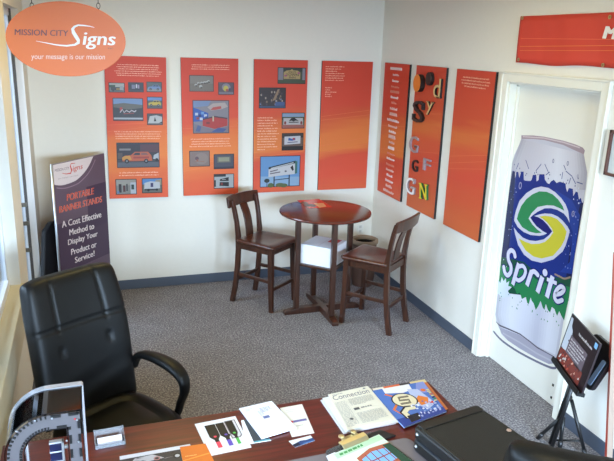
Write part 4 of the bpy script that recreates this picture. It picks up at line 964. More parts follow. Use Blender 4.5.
# ------------------------------------------------------------------ papers on the desk
def sheet(name, pts, z, th, cols, label, cat, fn=None, group=None, side=(226, 226, 222), m=None, rough=None):
    """pts: TL, TR, BR, BL in the photograph; a sheet or stack with thickness th whose top lies at z+th"""
    P = [at_z(x, y, z+th) for x, y in pts]
    c = sum(P, Vector())/4; c.z = z
    e = ((P[1]-P[0])+(P[2]-P[3])).normalized(); f = Vector((0, 0, 1)).cross(e)
    q = [((p-c).dot(e), (p-c).dot(f)) for p in P]
    a = Art(Vector((0, 0, th)), (1, 0, 0), (0, 1, 0), .0)
    rz = math.atan2(e.y, e.x)
    bmx = a.bm
    lo = [bmx.verts.new((x, y, 0.0004)) for x, y in q]; hi = [bmx.verts.new((x, y, th)) for x, y in q]
    fs = [bmx.faces.new(lo)]+[bmx.faces.new((lo[i], lo[(i+1) % 4], hi[(i+1) % 4], hi[i])) for i in range(4)]
    for i, fc in enumerate(fs):
        for l in fc.loops: l[a.cl] = lin(side)+(1,)
    ftop = bmx.faces.new(hi)
    for l in ftop.loops: l[a.cl] = lin(tuple(c*.93 for c in cols))+(1,)
    recalc(bmx); a.h = .0002; a.step = 2e-5
    def S(s, t): # s right 0..1, t up 0..1
        return lerp(lerp(q[3], q[2], s), lerp(q[0], q[1], s), t)
    a.S = S
    a.sp = lambda pts_, col: a.poly([S(*p) for p in pts_], col)
    a.sr = lambda x, y, X_, Y_, col: a.sp([(x, y), (X_, y), (X_, Y_), (x, Y_)], col)
    def st(body, x, y, X_, Y_, col, **k):
        o = S(x, y); r = S(X_, y); u = S(x, Y_); a.text(body, o, (r[0]-o[0], r[1]-o[1]), (u[0]-o[0], u[1]-o[1]), col, **k)
    a.st = st
    def sl(pts_, w, col): a.ribbon([S(*p) for p in pts_], w, col, False)
    a.sl = sl
    def sd(x, y, r, col, n=18): p = S(x, y); a.disc(p[0], p[1], r, r, col, n)
    a.sd = sd
    def lines(x, X_, y, Y_, n, col, wt=.45):
        for i in range(n):
            yy = Y_-(Y_-y)*(i+.5)/n; hh = (Y_-y)/n*wt; xx = x; a.h += a.step
            xe = X_ if i < n-1 else x+(X_-x)*.6
            while xx < xe:
                ww = random.uniform(.03, .09); e_ = min(xx+ww, xe)
                a.poly([S(xx, yy-hh/2), S(e_, yy-hh/2), S(e_, yy+hh/2), S(xx, yy+hh/2)], col, True); xx += ww+.015
    a.lines = lines
    if fn: fn(a)
    o = mk(name, a.bm, m or PRINT); o.location = c; o.rotation_euler = (0, 0, rz)
    return tag(o, label, cat, group)
def bottles(a):
    for i, (x, c) in enumerate(((.2, (214, 66, 84)), (.46, (96, 74, 170)), (.70, (80, 170, 76)))):
        w = .24 if i < 2 else .17
        if i == 2: a.sp([(x-.03, .34), (x-.03, .9), (x+.24, .9), (x+.24, .4), (x+.18, .34)], (120, 112, 116)); a.sp([(x, .37), (x, .88), (x+.215, .88), (x+.215, .42), (x+.17, .37)], (200, 194, 196))
        a.sp([(x-.01, .5), (x-.01, .88), (x+w, .88), (x+w, .5), (x+w*.72, .4), (x+w*.72, .33), (x+w*.3, .33), (x+w*.3, .4)], (26, 24, 24))
        a.sp([(x+w*.3, .16), (x+w*.3, .34), (x+w*.74, .34), (x+w*.74, .16)], c); a.sd(x+w*.5, .5, .006, c)
        if i == 1: a.sp([(x+w*.8, .5), (x+w*.8, .88), (x+w*1.05, .88), (x+w*1.05, .5)], (196, 186, 190))
    a.lines(.4, .75, .08, .11, 1, (206, 206, 206))
sheet('print_sample', [(194.6, 424), (235.3, 416), (251.5, 447.2), (209.5, 456)], ZD, .0012, (236, 236, 238), 'white sample sheet printed with three dark bottles', 'print', bottles)
sheet('booklet', [(241.2, 420.4), (249, 419.2), (271, 440), (246, 444)], ZD, .003, (58, 66, 74), 'dark booklet with a white spine tucked under the envelope', 'booklet', lambda a: (a.sr(0, 0, .32, 1, (228, 228, 230)), a.sr(.34, 0, 1, .06, (80, 140, 150))))
sheet('leaflet', [(280, 408), (302, 404), (314.4, 433), (292, 437)], ZD, .001, (234, 228, 214), 'cream leaflet with a small red and blue mark beside the envelope', 'leaflet', lambda a: (a.st('Clewma', .3, .42, .9, .52, (76, 70, 130), bold=.02), a.sd(.24, .47, .008, (206, 70, 60)), a.lines(.36, .85, .28, .34, 1, (170, 164, 156)), a.lines(.2, .7, .78, .9, 2, (200, 196, 186)), a.lines(.15, .85, .06, .09, 1, (170, 120, 130))) if False else (a.sr(.3, .43, .92, .5, (104, 98, 146)), a.sd(.24, .47, .008, (206, 70, 60)), a.lines(.36, .85, .28, .34, 1, (170, 164, 156)), a.lines(.2, .7, .78, .9, 2, (200, 196, 186))))
def env(a):
    a.lines(.12, .32, .84, .92, 2, (180, 184, 200)); a.lines(.5, .82, .7, .86, 4, (140, 144, 166)); a.sr(.42, .5, .6, .58, (96, 106, 150)); a.sl([(.34, .9), (.34, .42), (.9, .42)], .001, (186, 188, 204)); a.lines(.4, .52, .6, .78, 5, (158, 160, 178))
sheet('envelope', [(239.2, 408.3), (271.6, 400.9), (296.6, 427.5), (261.5, 438)], ZD+.0045, .006, (238, 238, 244), 'white padded mailing envelope lying on the dark booklet', 'envelope', env, side=(226, 228, 238))
sheet('business_card', [(288.6, 441), (310.4, 435.4), (315, 440.6), (295, 447.4)], ZD, .0008, (226, 226, 224), 'loose business card with a blue landscape strip', 'card', lambda a: (a.sp([(0, 0), (1, 0), (1, .55), (.7, .5), (.45, .62), (0, .4)], (44, 66, 112)), a.sp([(0, .05), (0, .35), (.3, .5), (.3, .1)], (30, 34, 52)), a.sp([(.3, 0), (.5, .2), (1, .12), (1, 0)], (70, 110, 160))))
def news(a):
    a.st('Connection', .06, .80, .93, .93, (92, 92, 112), bold=.0); a.lines(.08, .5, .935, .965, 1, (120, 120, 130)); a.lines(.04, .3, .06, .74, 22, (168, 166, 162)); a.lines(.36, .92, .56, .76, 7, (168, 166, 162)); a.lines(.36, .92, .08, .36, 9, (172, 170, 166)); a.st('NEWS', .5, .44, .9, .5, (120, 118, 118), shear=.3) if False else a.lines(.52, .92, .44, .49, 1, (130, 128, 130), .6); a.sr(.36, .43, .48, .49, (84, 82, 84)); a.sd(.2, .24, .008, (90, 90, 90)); a.sp([(.82, .93), (.88, .97), (.92, .94)], (80, 88, 110)); a.sl([(.33, .04), (.33, .78)], .0008, (190, 188, 184))
base = [(321.5, 398.4), (368.6, 388.2), (396.8, 421.5), (344.6, 432)]
z = ZD
for i, (dx, dy, lab) in enumerate(((-1, 1.6, 'white newsletter at the very bottom of the stack on the desk'), (2.2, .9, 'newsletter second from the bottom, an orange picture on its edge'), (1.0, .6, 'newsletter just under the top one of the stack'))):
    sheet('newsletter', [(x+dx, y+dy-i*.5) for x, y in base], z, .004, (228, 228, 226), lab, 'newsletter', None, 'stacked newsletters', side=((206, 208, 216), (214, 190, 176), (222, 222, 222))[i]); z += .0045
sheet('newsletter', [(328, 394.4), (367.6, 385.8), (395.6, 419.4), (347, 430.4)], z, .003, (232, 226, 208), 'top newsletter of the stack, its large title reading Connection', 'newsletter', news, 'stacked newsletters')
def mag(a):
    a.sp([(0, 0), (1, 0), (1, .14), (0, .2)], (54, 70, 140)); a.sp([(.2, .86), (.22, 1), (.72, 1), (.7, .82), (.5, .78)], (226, 224, 226)); a.sp([(.72, .7), (.86, 1), (1, 1), (1, .62)], (128, 140, 196)); a.sp([(.55, .42), (.62, .86), (.8, .8), (.92, .3), (.7, .2)], (176, 186, 220))
    a.sl([a_ for a_ in ((.18, .84), (.3, .72), (.26, .55), (.1, .42), (.16, .28), (.4, .34))], .012, (206, 112, 62)); a.sp([(.6, .5), (.72, .62), (.86, .5), (.8, .36), (.64, .34)], (214, 120, 56)); a.sd(.88, .74, .012, (214, 110, 50)); a.sd(.86, .36, .01, (206, 60, 52))
    a.sd(.42, .58, .058, (36, 34, 46), 28); a.sd(.42, .58, .052, (222, 212, 180), 28)
    a.sl([(.54, .66), (.36, .68), (.33, .60), (.5, .57), (.48, .49), (.3, .51)], .014, (44, 40, 48)); a.sl([(.54, .66), (.36, .68), (.33, .60), (.5, .57), (.48, .49), (.3, .51)], .006, (150, 140, 120))
    a.sl([(.24, .14), (.22, .3), (.34, .38), (.5, .34)], .034, (36, 34, 46)); a.sl([(.25, .15), (.23, .29), (.34, .36), (.5, .33)], .024, (222, 212, 180)); a.sp([(.2, .04), (.22, .2), (.46, .2), (.42, .04)], (40, 38, 46))
    rr = random.Random(9)
    for k in range(44):
        x, y = rr.uniform(.42, .95), rr.uniform(.06, .44); s = rr.uniform(.02, .05); a.sr(x, y, min(.99, x+s), y+rr.uniform(.02, .07), rr.choice([(222, 224, 238), (200, 208, 236), (72, 84, 160), (160, 170, 214)]))
    for k in range(8): a.sr(.93+.01*(k % 2), .35+k*.05, .99, .38+k*.05, rr.choice([(60, 150, 70), (214, 206, 120), (40, 40, 44), (214, 120, 56)]))
mg = [(370.2, 391), (423, 381.5), (446.6, 411.2), (404.2, 427.2)]
sheet('magazine', [(x+1.6, y-2.2) for x, y in mg], ZD, .006, (206, 120, 70), 'lower magazine with an orange back edge, under the bright one', 'magazine', lambda a: (a.sr(.2, .9, .5, 1, (210, 100, 60)), a.sr(.5, .92, .7, 1, (40, 36, 44)), a.sr(.7, .9, 1, 1, (206, 188, 140)), a.sr(0, .9, .2, 1, (222, 214, 200))), 'magazines on the desk', side=(70, 60, 66))
sheet('magazine', mg, ZD+.0065, .006, (88, 122, 196), 'bright magazine with a cream ring emblem on a blue cover', 'magazine', mag, 'magazines on the desk', side=(150, 176, 226), m=GLOSSPRINT)
sheet('notebook', [(361, 436.6), (380, 429.6), (395.6, 435), (378, 441.4)], ZD, .008, (34, 32, 34), 'small black notebook between newsletters and clipboard', 'notebook', None, side=(28, 27, 28))
# grey desk pad
pts = [at_z(x, y, ZD+.003) for x, y in ((300, 458.3), (405, 437.8))]
bm = B(); e = (pts[1]-pts[0]).normalized(); f = Vector((0, 0, 1)).cross(e); L = .56
o0 = pts[1]+e*.018
prism(bm, [o0+e*(x)+f*(y) for x, y in round_rect(-L, 0, -.36, 0, .03, 6)], (0, 0, -.0026)); recalc(bm)
tag(mk('desk_pad', bm, mat('grey_pad', (112, 104, 106), .35)), 'grey desk pad with rounded corners under the clipboard', 'desk pad')
# clipboard
A0, A1p = at_z(330, 454, ZD+.007), at_z(378, 434, ZD+.007)
e = (A1p-A0).normalized(); ang = math.atan2(e.y, e.x); mid = (A0+A1p)/2
cb = empty('clipboard', 'clear clipboard with a brass clip holding brochures', 'clipboard', (mid.x, mid.y, ZD+.0035), ang)
bm = B(); prism(bm, [(x, y, 0) for x, y in round_rect(-.128, .118, -.29, .028, .02)], (0, 0, .003)); recalc(bm)
CLR = glass('clear_acrylic', (212, 212, 214), .06, .08); mk('board', bm, CLR, cb, label='clear plastic board')
BR = mat('brass_clip', (206, 192, 150), .28, .85)
bm = B(); rg = []
for x in (-.062, .062): rg.append([Vector((x, y, z)) for y, z in ((-.012, .006), (-.014, .010), (.0, .020), (.022, .022), (.022, .018), (.002, .016))])
recalc(loft(bm, rg)); tube(bm, [(-.06, .02, .016), (.06, .02, .016)], .006)
for s in (-1, 1): box(bm, s*.03-.008, s*.03+.008, .016, .05, .018, .021); lathe(bm, [(.0, .018), (.012, .018), (.012, .024), (.0, .026)], (s*.03, .046, 0), 16)
prism(bm, [(x, .02, .003) for x in (-.03, .03)]+[(.03, .045, .003), (-.03, .045, .003)], (0, 0, .012)); recalc(bm)
mk('clip', bm, BR, cb, bev=.001)
def broch(a):
    a.sr(0, .0, 1, 1, (206, 218, 196)); a.sp([(.02, .84), (.02, .98), (.98, .98), (.98, .84)], (176, 206, 168)); a.st('HOME TOUR', .1, .88, .9, .96, (70, 130, 76)) if False else a.lines(.1, .9, .88, .95, 1, (84, 140, 88), .9)
    a.sp([(.3, .0), (.3, .66), (.62, .76), (1, .7), (1, 0)], (168, 92, 70)); a.sp([(.36, .2), (.36, .58), (.6, .66), (.9, .6), (.9, .25)], (120, 168, 214))
    for x in (.46, .58, .7, .82): a.sr(x, .2, x+.018, .66, (140, 70, 54))
    a.sr(.36, .42, .9, .45, (140, 70, 54)); a.sp([(.86, 0), (.86, .7), (1, .68), (1, 0)], (44, 72, 56)); a.sp([(.0, .18), (.06, .56), (.38, .48), (.32, .1)], (70, 108, 150)); a.lines(.08, .3, .3, .44, 3, (206, 214, 226))
sheet('brochure', [(326, 456), (335, 452), (352, 476), (341, 482)], ZD+.0068, .002, (234, 236, 240), 'white brochure edge showing beneath the green one on the clipboard', 'brochure', None, 'brochures on the clipboard')
sheet('brochure', [(332.6, 454.2), (379, 434.4), (413, 462), (360, 488)], ZD+.009, .002, (214, 222, 204), 'green brochure with a house picture, uppermost on the clipboard', 'brochure', broch, 'brochures on the clipboard', m=GLOSSPRINT)
# sheets at the left
def carpic(a):
    a.sr(0, .84, 1, 1, (208, 206, 214)); rr = random.Random(2); a.sr(.0, 0, 1, .84, (52, 50, 56))
    a.sp([(.1, .5), (.2, .78), (.45, .82), (.6, .6)], (180, 178, 184))
    for k in range(26):
        x, y = rr.uniform(.1, .92), rr.uniform(.05, .78); a.sp([(x, y), (x+rr.uniform(.04, .16), y+rr.uniform(-.03, .06)), (x+rr.uniform(.03, .1), y+rr.uniform(.02, .08))], rr.choice([(196, 194, 200), (126, 122, 128), (30, 28, 32), (84, 80, 88)]))
    a.sd(.5, .62, .012, (170, 120, 124)); a.sd(.5, .62, .007, (60, 50, 54)); a.sd(.78, .58, .015, (26, 24, 28)); a.sd(.78, .58, .009, (180, 178, 182))
sheet('print_sample', [(119.6, 456.3), (190, 444), (197, 466), (121, 480)], ZD, .0012, (208, 206, 214), 'black and white car print, partly beneath the orange flyer', 'print', carpic)
sheet('flyer', [(179.8, 447), (205.4, 443.4), (219, 471), (186, 477)], ZD+.0016, .0012, (226, 118, 44), 'orange flyer lying over the car print on the desk', 'flyer', lambda a: (a.lines(.12, .8, .62, .68, 1, (238, 176, 110)), a.lines(.2, .95, .3, .4, 1, (240, 206, 170), .8), a.sp([(0, .5), (1, .62), (1, .66), (0, .53)], (236, 146, 66))))
# business card holder
p = at_z(110.5, 441, ZD)
hd = empty('card_holder', 'clear plastic business card holder on the desk', 'card holder', (-2.708, -3.60, ZD), R(3))
bm = B(); box(bm, -.052, .052, -.03, .03, .001, .004); box(bm, -.052, .052, -.032, -.029, .001, .016); box(bm, -.052, .052, .027, .03, .001, .045)
for s in (-1, 1):
    prism(bm, [(s*.052, y, z) for y, z in ((-.034, .001), (.03, .001), (.034, .045), (.018, .03), (-.02, .012), (-.036, .026))], (s*.003, 0, 0))
recalc(bm); mk('tray', bm, glass('clear_plastic', (238, 240, 244), .04, .16), hd, label='clear tray')
bm = B(); M = Matrix.Translation((0, 0, .006)) @ Matrix.Rotation(R(22), 4, 'X'); box(bm, -.044, .044, -.016, .006, .001, .014, 0, M)
recalc(bm); o = mk('card_stack', bm, mat('card_paper', (224, 214, 212), .6)); o.location = (-2.708, -3.60, ZD+.006); o.rotation_euler = (0, 0, R(3)); tag(o, 'pack of pale business cards inside the clear holder', 'cards')

# ================================================================== CHANNEL LETTER
Yp, Yr = -3.9, -3.72
cl = empty('channel_letter', 'unlit chrome channel letter with toothed black edges on the desk', 'sign letter', (-2.91, -3.81, ZD))
def arch(top, right, left, rad, bottom, n=14):
    """reversed n: straight stem at the right, arch curving to the left leg"""
    pts = [(right, bottom), (right, top), (left+rad, top)]
    for k in range(1, n+1): q = PI/2+PI/2*k/n; pts.append((left+rad+rad*math.cos(q), top-rad*1.05+rad*1.05*math.sin(q)))
    pts.append((left, bottom)); return pts
outer = arch(1.092, -2.789, -3.030, .135, ZD+.002); inner = arch(1.030, -2.84, -2.970, .075, ZD+.002)
def ring_wall(bm, path, y0, y1, th, mi=0):
    for (x0, z0), (x1, z1) in zip(path, path[1:]):
        d = Vector((x1-x0, 0, z1-z0)); 
        if d.length < 1e-6: continue
        nrm = Vector((-d.z, 0, d.x)).normalized()*th
        A_, B_ = Vector((x0, y0, z0)), Vector((x1, y0, z1)); prism(bm, [A_, B_, B_+nrm, A_+nrm], (0, y1-y0, 0), mi)
    return recalc(bm)
GLB = mat('polished_return', (96, 96, 100), .08, 1.)
bm = B(); ring_wall(bm, outer, Yp+.004, Yr, .003); mk('outer_return', bm, GLB, cl, world=True, label='polished metal outer wall')
bm = B(); ring_wall(bm, inner, Yp+.004, Yr-.08, -.003); mk('inner_return', bm, GLB, cl, world=True)
bm = B(); ring_wall(bm, outer, Yr-.022, Yr+.003, -.004); ring_wall(bm, inner, Yr-.11, Yr-.08, .004); mk('trim_cap', bm, CHROME, cl, world=True, label='chrome rim')
# back plate
bm = B(); pl_o = [(x, z) for x, z in arch(1.086, -2.797, -3.022, .13, ZD+.002)]; pl_i = arch(1.037, -2.834, -2.977, .082, ZD+.002)
for i in range(len(pl_o)-1):
    a_, b_, c_, d_ = pl_o[i], pl_o[i+1], pl_i[i+1], pl_i[i]
    prism(bm, [(p[0], Yp, p[1]) for p in (a_, b_, c_, d_)], (0, .003, 0))
recalc(bm); mk('back_plate', bm, mat('grey_plate', (100, 96, 99), .45, .2), cl, world=True, label='flat grey plate')
# folded tabs around the plate
bm = B()
def tabs(path, sgn, gap=.0125):
    pos = 0
    for (x0, z0), (x1, z1) in zip(path, path[1:]):
        A_, B_ = Vector((x0, 0, z0)), Vector((x1, 0, z1)); d = B_-A_; L_ = d.length; d.normalize(); nn = Vector((-d.z, 0, d.x))*sgn
        straight = L_ > .06; g_ = gap*4.2 if straight else gap
        s = 0.004
        while s < L_-.003:
            w_ = (.03 if straight else .0058); p_ = A_+d*s; q_ = A_+d*min(L_, s+w_)
            prism(bm, [Vector((v.x, Yp-.0045, v.z)) for v in (p_, q_, q_+nn*.0085, p_+nn*.0085)], (0, .004, 0)); s += g_ if straight else max(.0098, L_/2)
tabs(pl_o, 1); tabs(pl_i, -1); recalc(bm); mk('toothed_edge', bm, BLACK, cl, world=True, label='black toothed edge')
for x, z in ((-2.806, 1.06), (-2.806, .98), (-2.806, .9), (-2.88, 1.078), (-2.93, 1.078), (-2.842, .99), (-2.842, .9), (-2.985, 1.05)):
    m = B(); lathe(m, [(.0, 0), (.0035, 0), (.003, .002), (.0, .0025)], (0, 0, 0), 10); m.transform(Matrix.Translation((x, Yp-.005, z)) @ Matrix.Rotation(PI/2, 4, 'X')); mk('rivet', m, ALU, cl, world=True)
bm = B(); box(bm, -2.815, -2.810, Yp-.002, Yp, 1.060, 1.065); mk('sticker', bm, mat('red_dot', (206, 40, 44), .5), cl, world=True, label='tiny red dot')
# wiring clip inside the opening
ck = empty('wiring_block', 'x', 'x', (0, 0, 0)); bpy.data.objects.remove(ck)
bm = B()
for z in (.845, .882, .915): box(bm, -2.905, -2.858, -3.80, -3.78, z, z+.008)
box(bm, -2.866, -2.858, -3.80, -3.78, .815, .923); box(bm, -2.858, -2.842, -3.795, -3.785, .89, .902)
rb_ = mk('bracket', bm, mat('white_plastic', (206, 204, 204), .4), cl, world=True, bev=.002, label='white stepped bracket')
bm = B()
for z in (.853, .890): box(bm, -2.903, -2.866, -3.802, -3.782, z, z+.028)
mk('module', bm, mat('navy_plastic', (26, 32, 66), .3), cl, world=True)

# ================================================================== BLACK CASE
ZH = .105
Pc = [at_z(x, y, ZD+ZH) for x, y in ((412.8, 425), (477.5, 404.2), (551.5, 447))]
e = (Pc[1]-Pc[0]).normalized(); wc = (Pc[1]-Pc[0]).length; f = Vector((e.y, -e.x, 0)); lc = .455
cc = Pc[0]+e*(wc/2)+f*(lc/2)
cs = empty('hard_case', 'black hard-shell equipment case lying on the desk end', 'case', (cc.x, cc.y, ZD), math.atan2(e.y, e.x))
CASE = mat('black_case_shell', (20, 19, 19), .45, bump=.3, nscale=300); CASE2 = mat('black_case_panel', (24, 24, 22), .6, bump=.5, nscale=400)
bm = B(); prism(bm, [(x, y, .004) for x, y in round_rect(-wc/2, wc/2, -lc/2, lc/2, .025)], (0, 0, .046)); recalc(bm); mk('lower_shell', bm, CASE, cs, bev=.008)
bm = B(); prism(bm, [(x, y, .054) for x, y in round_rect(-wc/2, wc/2, -lc/2, lc/2, .025)], (0, 0, ZH-.056)); recalc(bm); mk('lid', bm, CASE, cs, bev=.01)
bm = B(); prism(bm, [(x, y, ZH-.004) for x, y in round_rect(-wc/2+.02, wc/2-.012, -lc/2+.012, lc/2-.05, .015)], (0, 0, .006)); recalc(bm); mk('lid_panel', bm, CASE2, cs, bev=.003, label='textured raised panel')
bm = B(); prism(bm, [(x, y, ZH-.004) for x, y in round_rect(-wc/2+.012, wc/2-.012, lc/2-.05, lc/2-.008, .012)], (0, 0, .010)); prism(bm, [(x, y, ZH-.004) for x, y in round_rect(-wc/2+.006, -wc/2+.02, -lc/2+.02, lc/2-.04, .006)], (0, 0, .008)); recalc(bm); mk('raised_rim', bm, CASE, cs, bev=.003)
bm = B(); prism(bm, [(x, y, .048) for x, y in round_rect(-wc/2+.003, wc/2-.003, -lc/2+.003, lc/2-.003, .024)], (0, 0, .008)); recalc(bm); mk('seam', bm, mat('case_seam', (60, 66, 74), .3, .6), cs)
for z in (.03, .082):
    m = B(); lathe(m, [(.0, 0), (.007, 0), (.006, .004), (.0, .006)], (0, 0, 0), 16); m.transform(Matrix.Translation((-wc/2, lc/2-.03, z)) @ Matrix.Rotation(-PI/2, 4, 'Y')); mk('rivet', m, ALU, cs, smooth=True)
pb = at_z(509, 430.4, ZD+ZH+.002); q = MINV[cs.name] @ pb
bm = B(); lathe(bm, [(.0, 0), (.0095, 0), (.0085, .003), (.0, .004)], (q.x, q.y, ZH+.002), 20); mk('badge', bm, mat('badge_metal', (206, 176, 160), .3, .6), cs, smooth=True, label='small round metal badge')

# ================================================================== DISPLAY EASEL
BLK = mat('black_powder_coat', (16, 16, 17), .45)
T0 = 3.75; TLp = CAM+ray(573.9, 313.6)*T0
yaw, tilt = -1.924, .185; se = Vector((math.cos(yaw), math.sin(yaw), 0)); n0 = Vector((math.sin(yaw), -math.cos(yaw), 0)); su = Vector((0, 0, 1))*math.cos(tilt)-n0*math.sin(tilt)
sn = se.cross(su); ws, hs = .400, .295
bot = TLp-su*hs+se*ws/2
es = empty('display_easel', 'black tripod display stand on the carpet by the door', 'stand', (-.2, -3.2, 0))
hub = Vector((-.195, -3.215, .30)); mast = bot-sn*.02
F1 = at_z(538, 437.5, .008); F2 = at_z(585.8, 457, .008); F3 = at_z(551, 444.8, .008); F4 = at_z(559.8, 448, .008)
hb_ = at_x(567, 399, -.19)
bm = B(); off = Vector((.012, .03, 0)); tube(bm, [F3+off*.6, mast-off*.2+Vector((0, 0, .02))], .011); tube(bm, [F3-off*.6, mast-off*.9], .011); mk('mast', bm, BLK, es, world=True, smooth=True)
j1 = at_x(559.5, 418.5, (F3.x+mast.x)/2); j2 = at_x(571.5, 400, -.19); j3 = at_x(563.6, 417, -.2)
for F, J in ((F1, j1), (F2, j2), (F4, j3)):
    bm = B(); tube(bm, [F, J], .0105); o = mk('leg', bm, BLK, es, world=True, smooth=True)
    bm = B(); tube(bm, [F-Vector((0, 0, .006)), F+(J-F).normalized()*.05], .013); ft = mk('rubber_foot', bm, BLACK, o, smooth=True); ft.data.transform(MINV[es.name])
bm = B(); m1 = at_x(554.5, 440, -.2); m2 = at_x(581, 440.8, -.13); tube(bm, [m1, m2], .006); mk('brace', bm, BLK, es, world=True, smooth=True)
bm = B(); lathe(bm, [(.0, -.012), (.014, -.012), (.014, .012), (.0, .012)], (0, 0, 0), 16); bm.transform(Matrix.Translation(j2+Vector((-.02, 0, .02))) @ Matrix.Rotation(PI/2, 4, 'Y')); mk('knob', bm, BLACK, es, world=True)
# ledge that carries the sign
bm = B(); q0 = TLp-su*hs; 
def sp_(x, y, z): return q0+se*x+su*y+sn*z
for x0, x1, y0, y1, z0, z1 in ((-.01, ws+.0, -.02, -.001, -.012, .03), (-.0, ws, -.02, .012, .026, .032)):
    v = [bm.verts.new(sp_(x, y, z)) for z in (z0, z1) for y in (y0, y1) for x in (x0, x1)]
    for i in ((0, 2, 3, 1), (4, 5, 7, 6), (0, 1, 5, 4), (2, 6, 7, 3), (0, 4, 6, 2), (1, 3, 7, 5)): bm.faces.new([v[k] for k in i])
recalc(bm); mk('ledge', bm, BLK, es, world=True)
bm = B(); bar(bm, sp_(ws/2, -.02, -.015), sp_(ws/2, hs*.7, -.015), .03, .012, sn); mk('back_rest', bm, BLK, es, world=True)
# sign on the easel
eo = empty('easel_sign', 'dark framed sign with a red picture strip resting on the easel', 'sign', sp_(ws/2, 0, 0))
bm = B(); v = [bm.verts.new(sp_(x, y, z)) for z in (0, .01) for y in (0, hs) for x in (0, ws)]
for i in ((0, 2, 3, 1), (4, 5, 7, 6), (0, 1, 5, 4), (2, 6, 7, 3), (0, 4, 6, 2), (1, 3, 7, 5)): bm.faces.new([v[k] for k in i])
recalc(bm); mk('panel', bm, mat('sign_dark', (38, 26, 30), .35), eo, world=True)
a = Art(sp_(0, 0, .01), se, su, .0006)
def E_(pts): return [(x*ws, y*hs) for x, y in pts]
a.poly(E_([(.03, .3), (.03, .94), (.1, .94), (.13, .8), (.2, .74), (.24, .6), (.16, .52), (.3, .44), (.2, .3)]), (196, 204, 216)); a.poly(E_([(.03, .03), (.03, .28), (.3, .34), (.6, .26), (.84, .3), (.84, .03)]), (126, 62, 54))
rr = random.Random(4)
for k in range(40):
    x, y = rr.uniform(.04, .78), rr.uniform(.03, .24); a.poly(E_([(x, y), (x+.05, y+.01), (x+.04, y+.06)]), rr.choice([(196, 92, 78), (214, 206, 200), (92, 60, 60), (160, 60, 50), (206, 150, 130)]))
a.poly(E_([(.2, .3), (.2, .66), (.8, .66), (.8, .3)]), (110, 98, 106))
for k in range(5): a.greek(.24*ws, .78*ws, (.58-.06*k)*hs, .011, (216, 210, 212), 'l', rr.uniform(.75, 1))
a.greek(.4*ws, .85*ws, .78*hs, .016, (222, 214, 214)); a.poly(E_([(.88, .86), (.88, .96), (.97, .96), (.97, .86)]), (130, 180, 220))
a.done('artwork', eo, GLOSSPRINT)
# dark portfolio behind it
po = empty('portfolio', 'dark portfolio with a pale blue pocket leaning behind the easel sign', 'portfolio', sp_(ws*.7, -.06, -.1))
pe = (se+sn*(-.15)).normalized(); pu = (su+sn*(-.12)+se*.18).normalized(); pn = pe.cross(pu); pb0 = sp_(ws*.17, -.03, -.055)
def pp_(x, y, z): return pb0+pe*x+pu*y+pn*z
rr_ = round_rect(0, .225, 0, .29, .03, 5)
bm = B(); prism(bm, [pp_(x, y, 0) for x, y in rr_], pn*-.03); recalc(bm); mk('cover', bm, mat('dark_cover', (26, 23, 27), .45), po, world=True, bev=.006)
bm = B(); prism(bm, [pp_(x, y, .001) for x, y in round_rect(.175, .208, .03, .2, .01, 3)], pn*.003); recalc(bm); mk('pocket', bm, mat('blue_pocket', (128, 146, 170), .4), po, world=True, label='pale blue pocket')

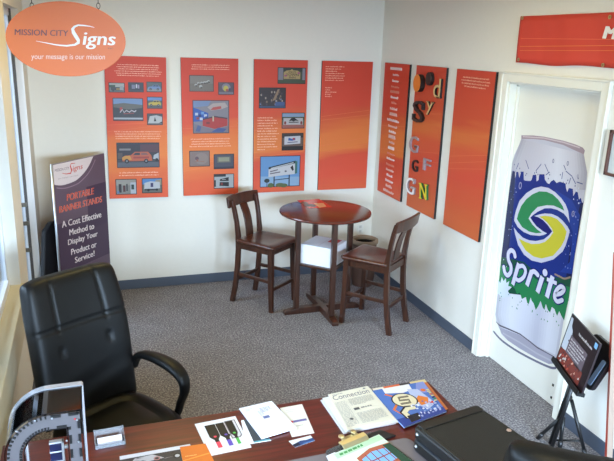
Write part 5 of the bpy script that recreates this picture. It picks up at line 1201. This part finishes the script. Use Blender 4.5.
# tall orange board standing edge-on against the right wall
nb = at_z(605.9, 480, 0.0); ntop = at_x(614.6, 272, nb.x-.06)
rbx = empty('standing_board', 'tall narrow orange-faced board standing edge-on beside the display easel', 'board', (nb.x, nb.y, 0))
dirv = Vector((nb.x-CAM.x, nb.y-CAM.y, 0)).normalized(); dirv = (Matrix.Rotation(R(13), 3, 'Z') @ dirv)
sd = Vector((-dirv.y, dirv.x, 0))
lean_ = (ntop-nb); lean_ = lean_*(1.25/lean_.z)
wdt = .07
quadb = [nb, nb+dirv*wdt, nb+dirv*wdt+lean_, nb+lean_]
bm = B(); prism(bm, quadb, -sd*.028); recalc(bm)
for f_ in bm.faces: f_.material_index = 1 if f_.normal.dot(sd) > .8 else 0
mk('panel', bm, [mat('beige_core', (158, 136, 120), .7), mat('orange_face', (208, 72, 44), .5)], rbx, world=True)

# ================================================================== LIGHT
w = bpy.data.worlds.new('daylight'); bpy.context.scene.world = w; w.use_nodes = True
bg = w.node_tree.nodes['Background']; bg.inputs[0].default_value = (.72, .84, 1., 1); bg.inputs[1].default_value = 2.6
def area(name, loc, rot, sx, sy, power, col):
    l = bpy.data.lights.new(name, 'AREA'); l.shape = 'RECTANGLE'; l.size = sx; l.size_y = sy; l.energy = power; l.color = col
    o = bpy.data.objects.new(name, l); C.objects.link(o); o.location = loc; o.rotation_euler = rot; return o
# daylight: the bright sky beyond the shop front and beyond the side windows
area('sky_daylight', (-1.6, -13.5, 2.85), (R(88), 0, 0), 11, 2.4, 12500, (.67, .80, 1.))
area('side_daylight', (XL-4.0, -3.2, 3.7), (0, R(-72), 0), 3.4, 9, 1650, (.67, .80, 1.))
# ceiling lamps
for x, y, e_ in ((-.85, -2.55, 7), (-2.2, -1.8, 19), (-1.6, -5.2, 18)):
    area('ceiling_lamp', (x, y, ZC-.02), (0, 0, 0), .5, 1.1, e_, (1., .79, .27))

cam = bpy.data.cameras.new('camera'); co = bpy.data.objects.new('camera', cam); C.objects.link(co)
M = Matrix((rt, up, -fw)).transposed().to_4x4(); M.translation = CAM; co.matrix_world = M
cam.sensor_fit = 'HORIZONTAL'; cam.sensor_width = 36; cam.lens = 36*FPX/W; cam.clip_start = .05
sc = bpy.context.scene; sc.camera = co
vs = sc.view_settings; vs.view_transform = 'Standard'; vs.look = 'None'; vs.gamma = 1; vs.use_curve_mapping = False; vs.exposure = -.08
sc.cycles.use_denoising = True; sc.cycles.max_bounces = 10; sc.cycles.diffuse_bounces = 6; sc.cycles.transparent_max_bounces = 12; sc.cycles.sample_clamp_indirect = 4; sc.cycles.caustics_reflective = False; sc.cycles.caustics_refractive = False
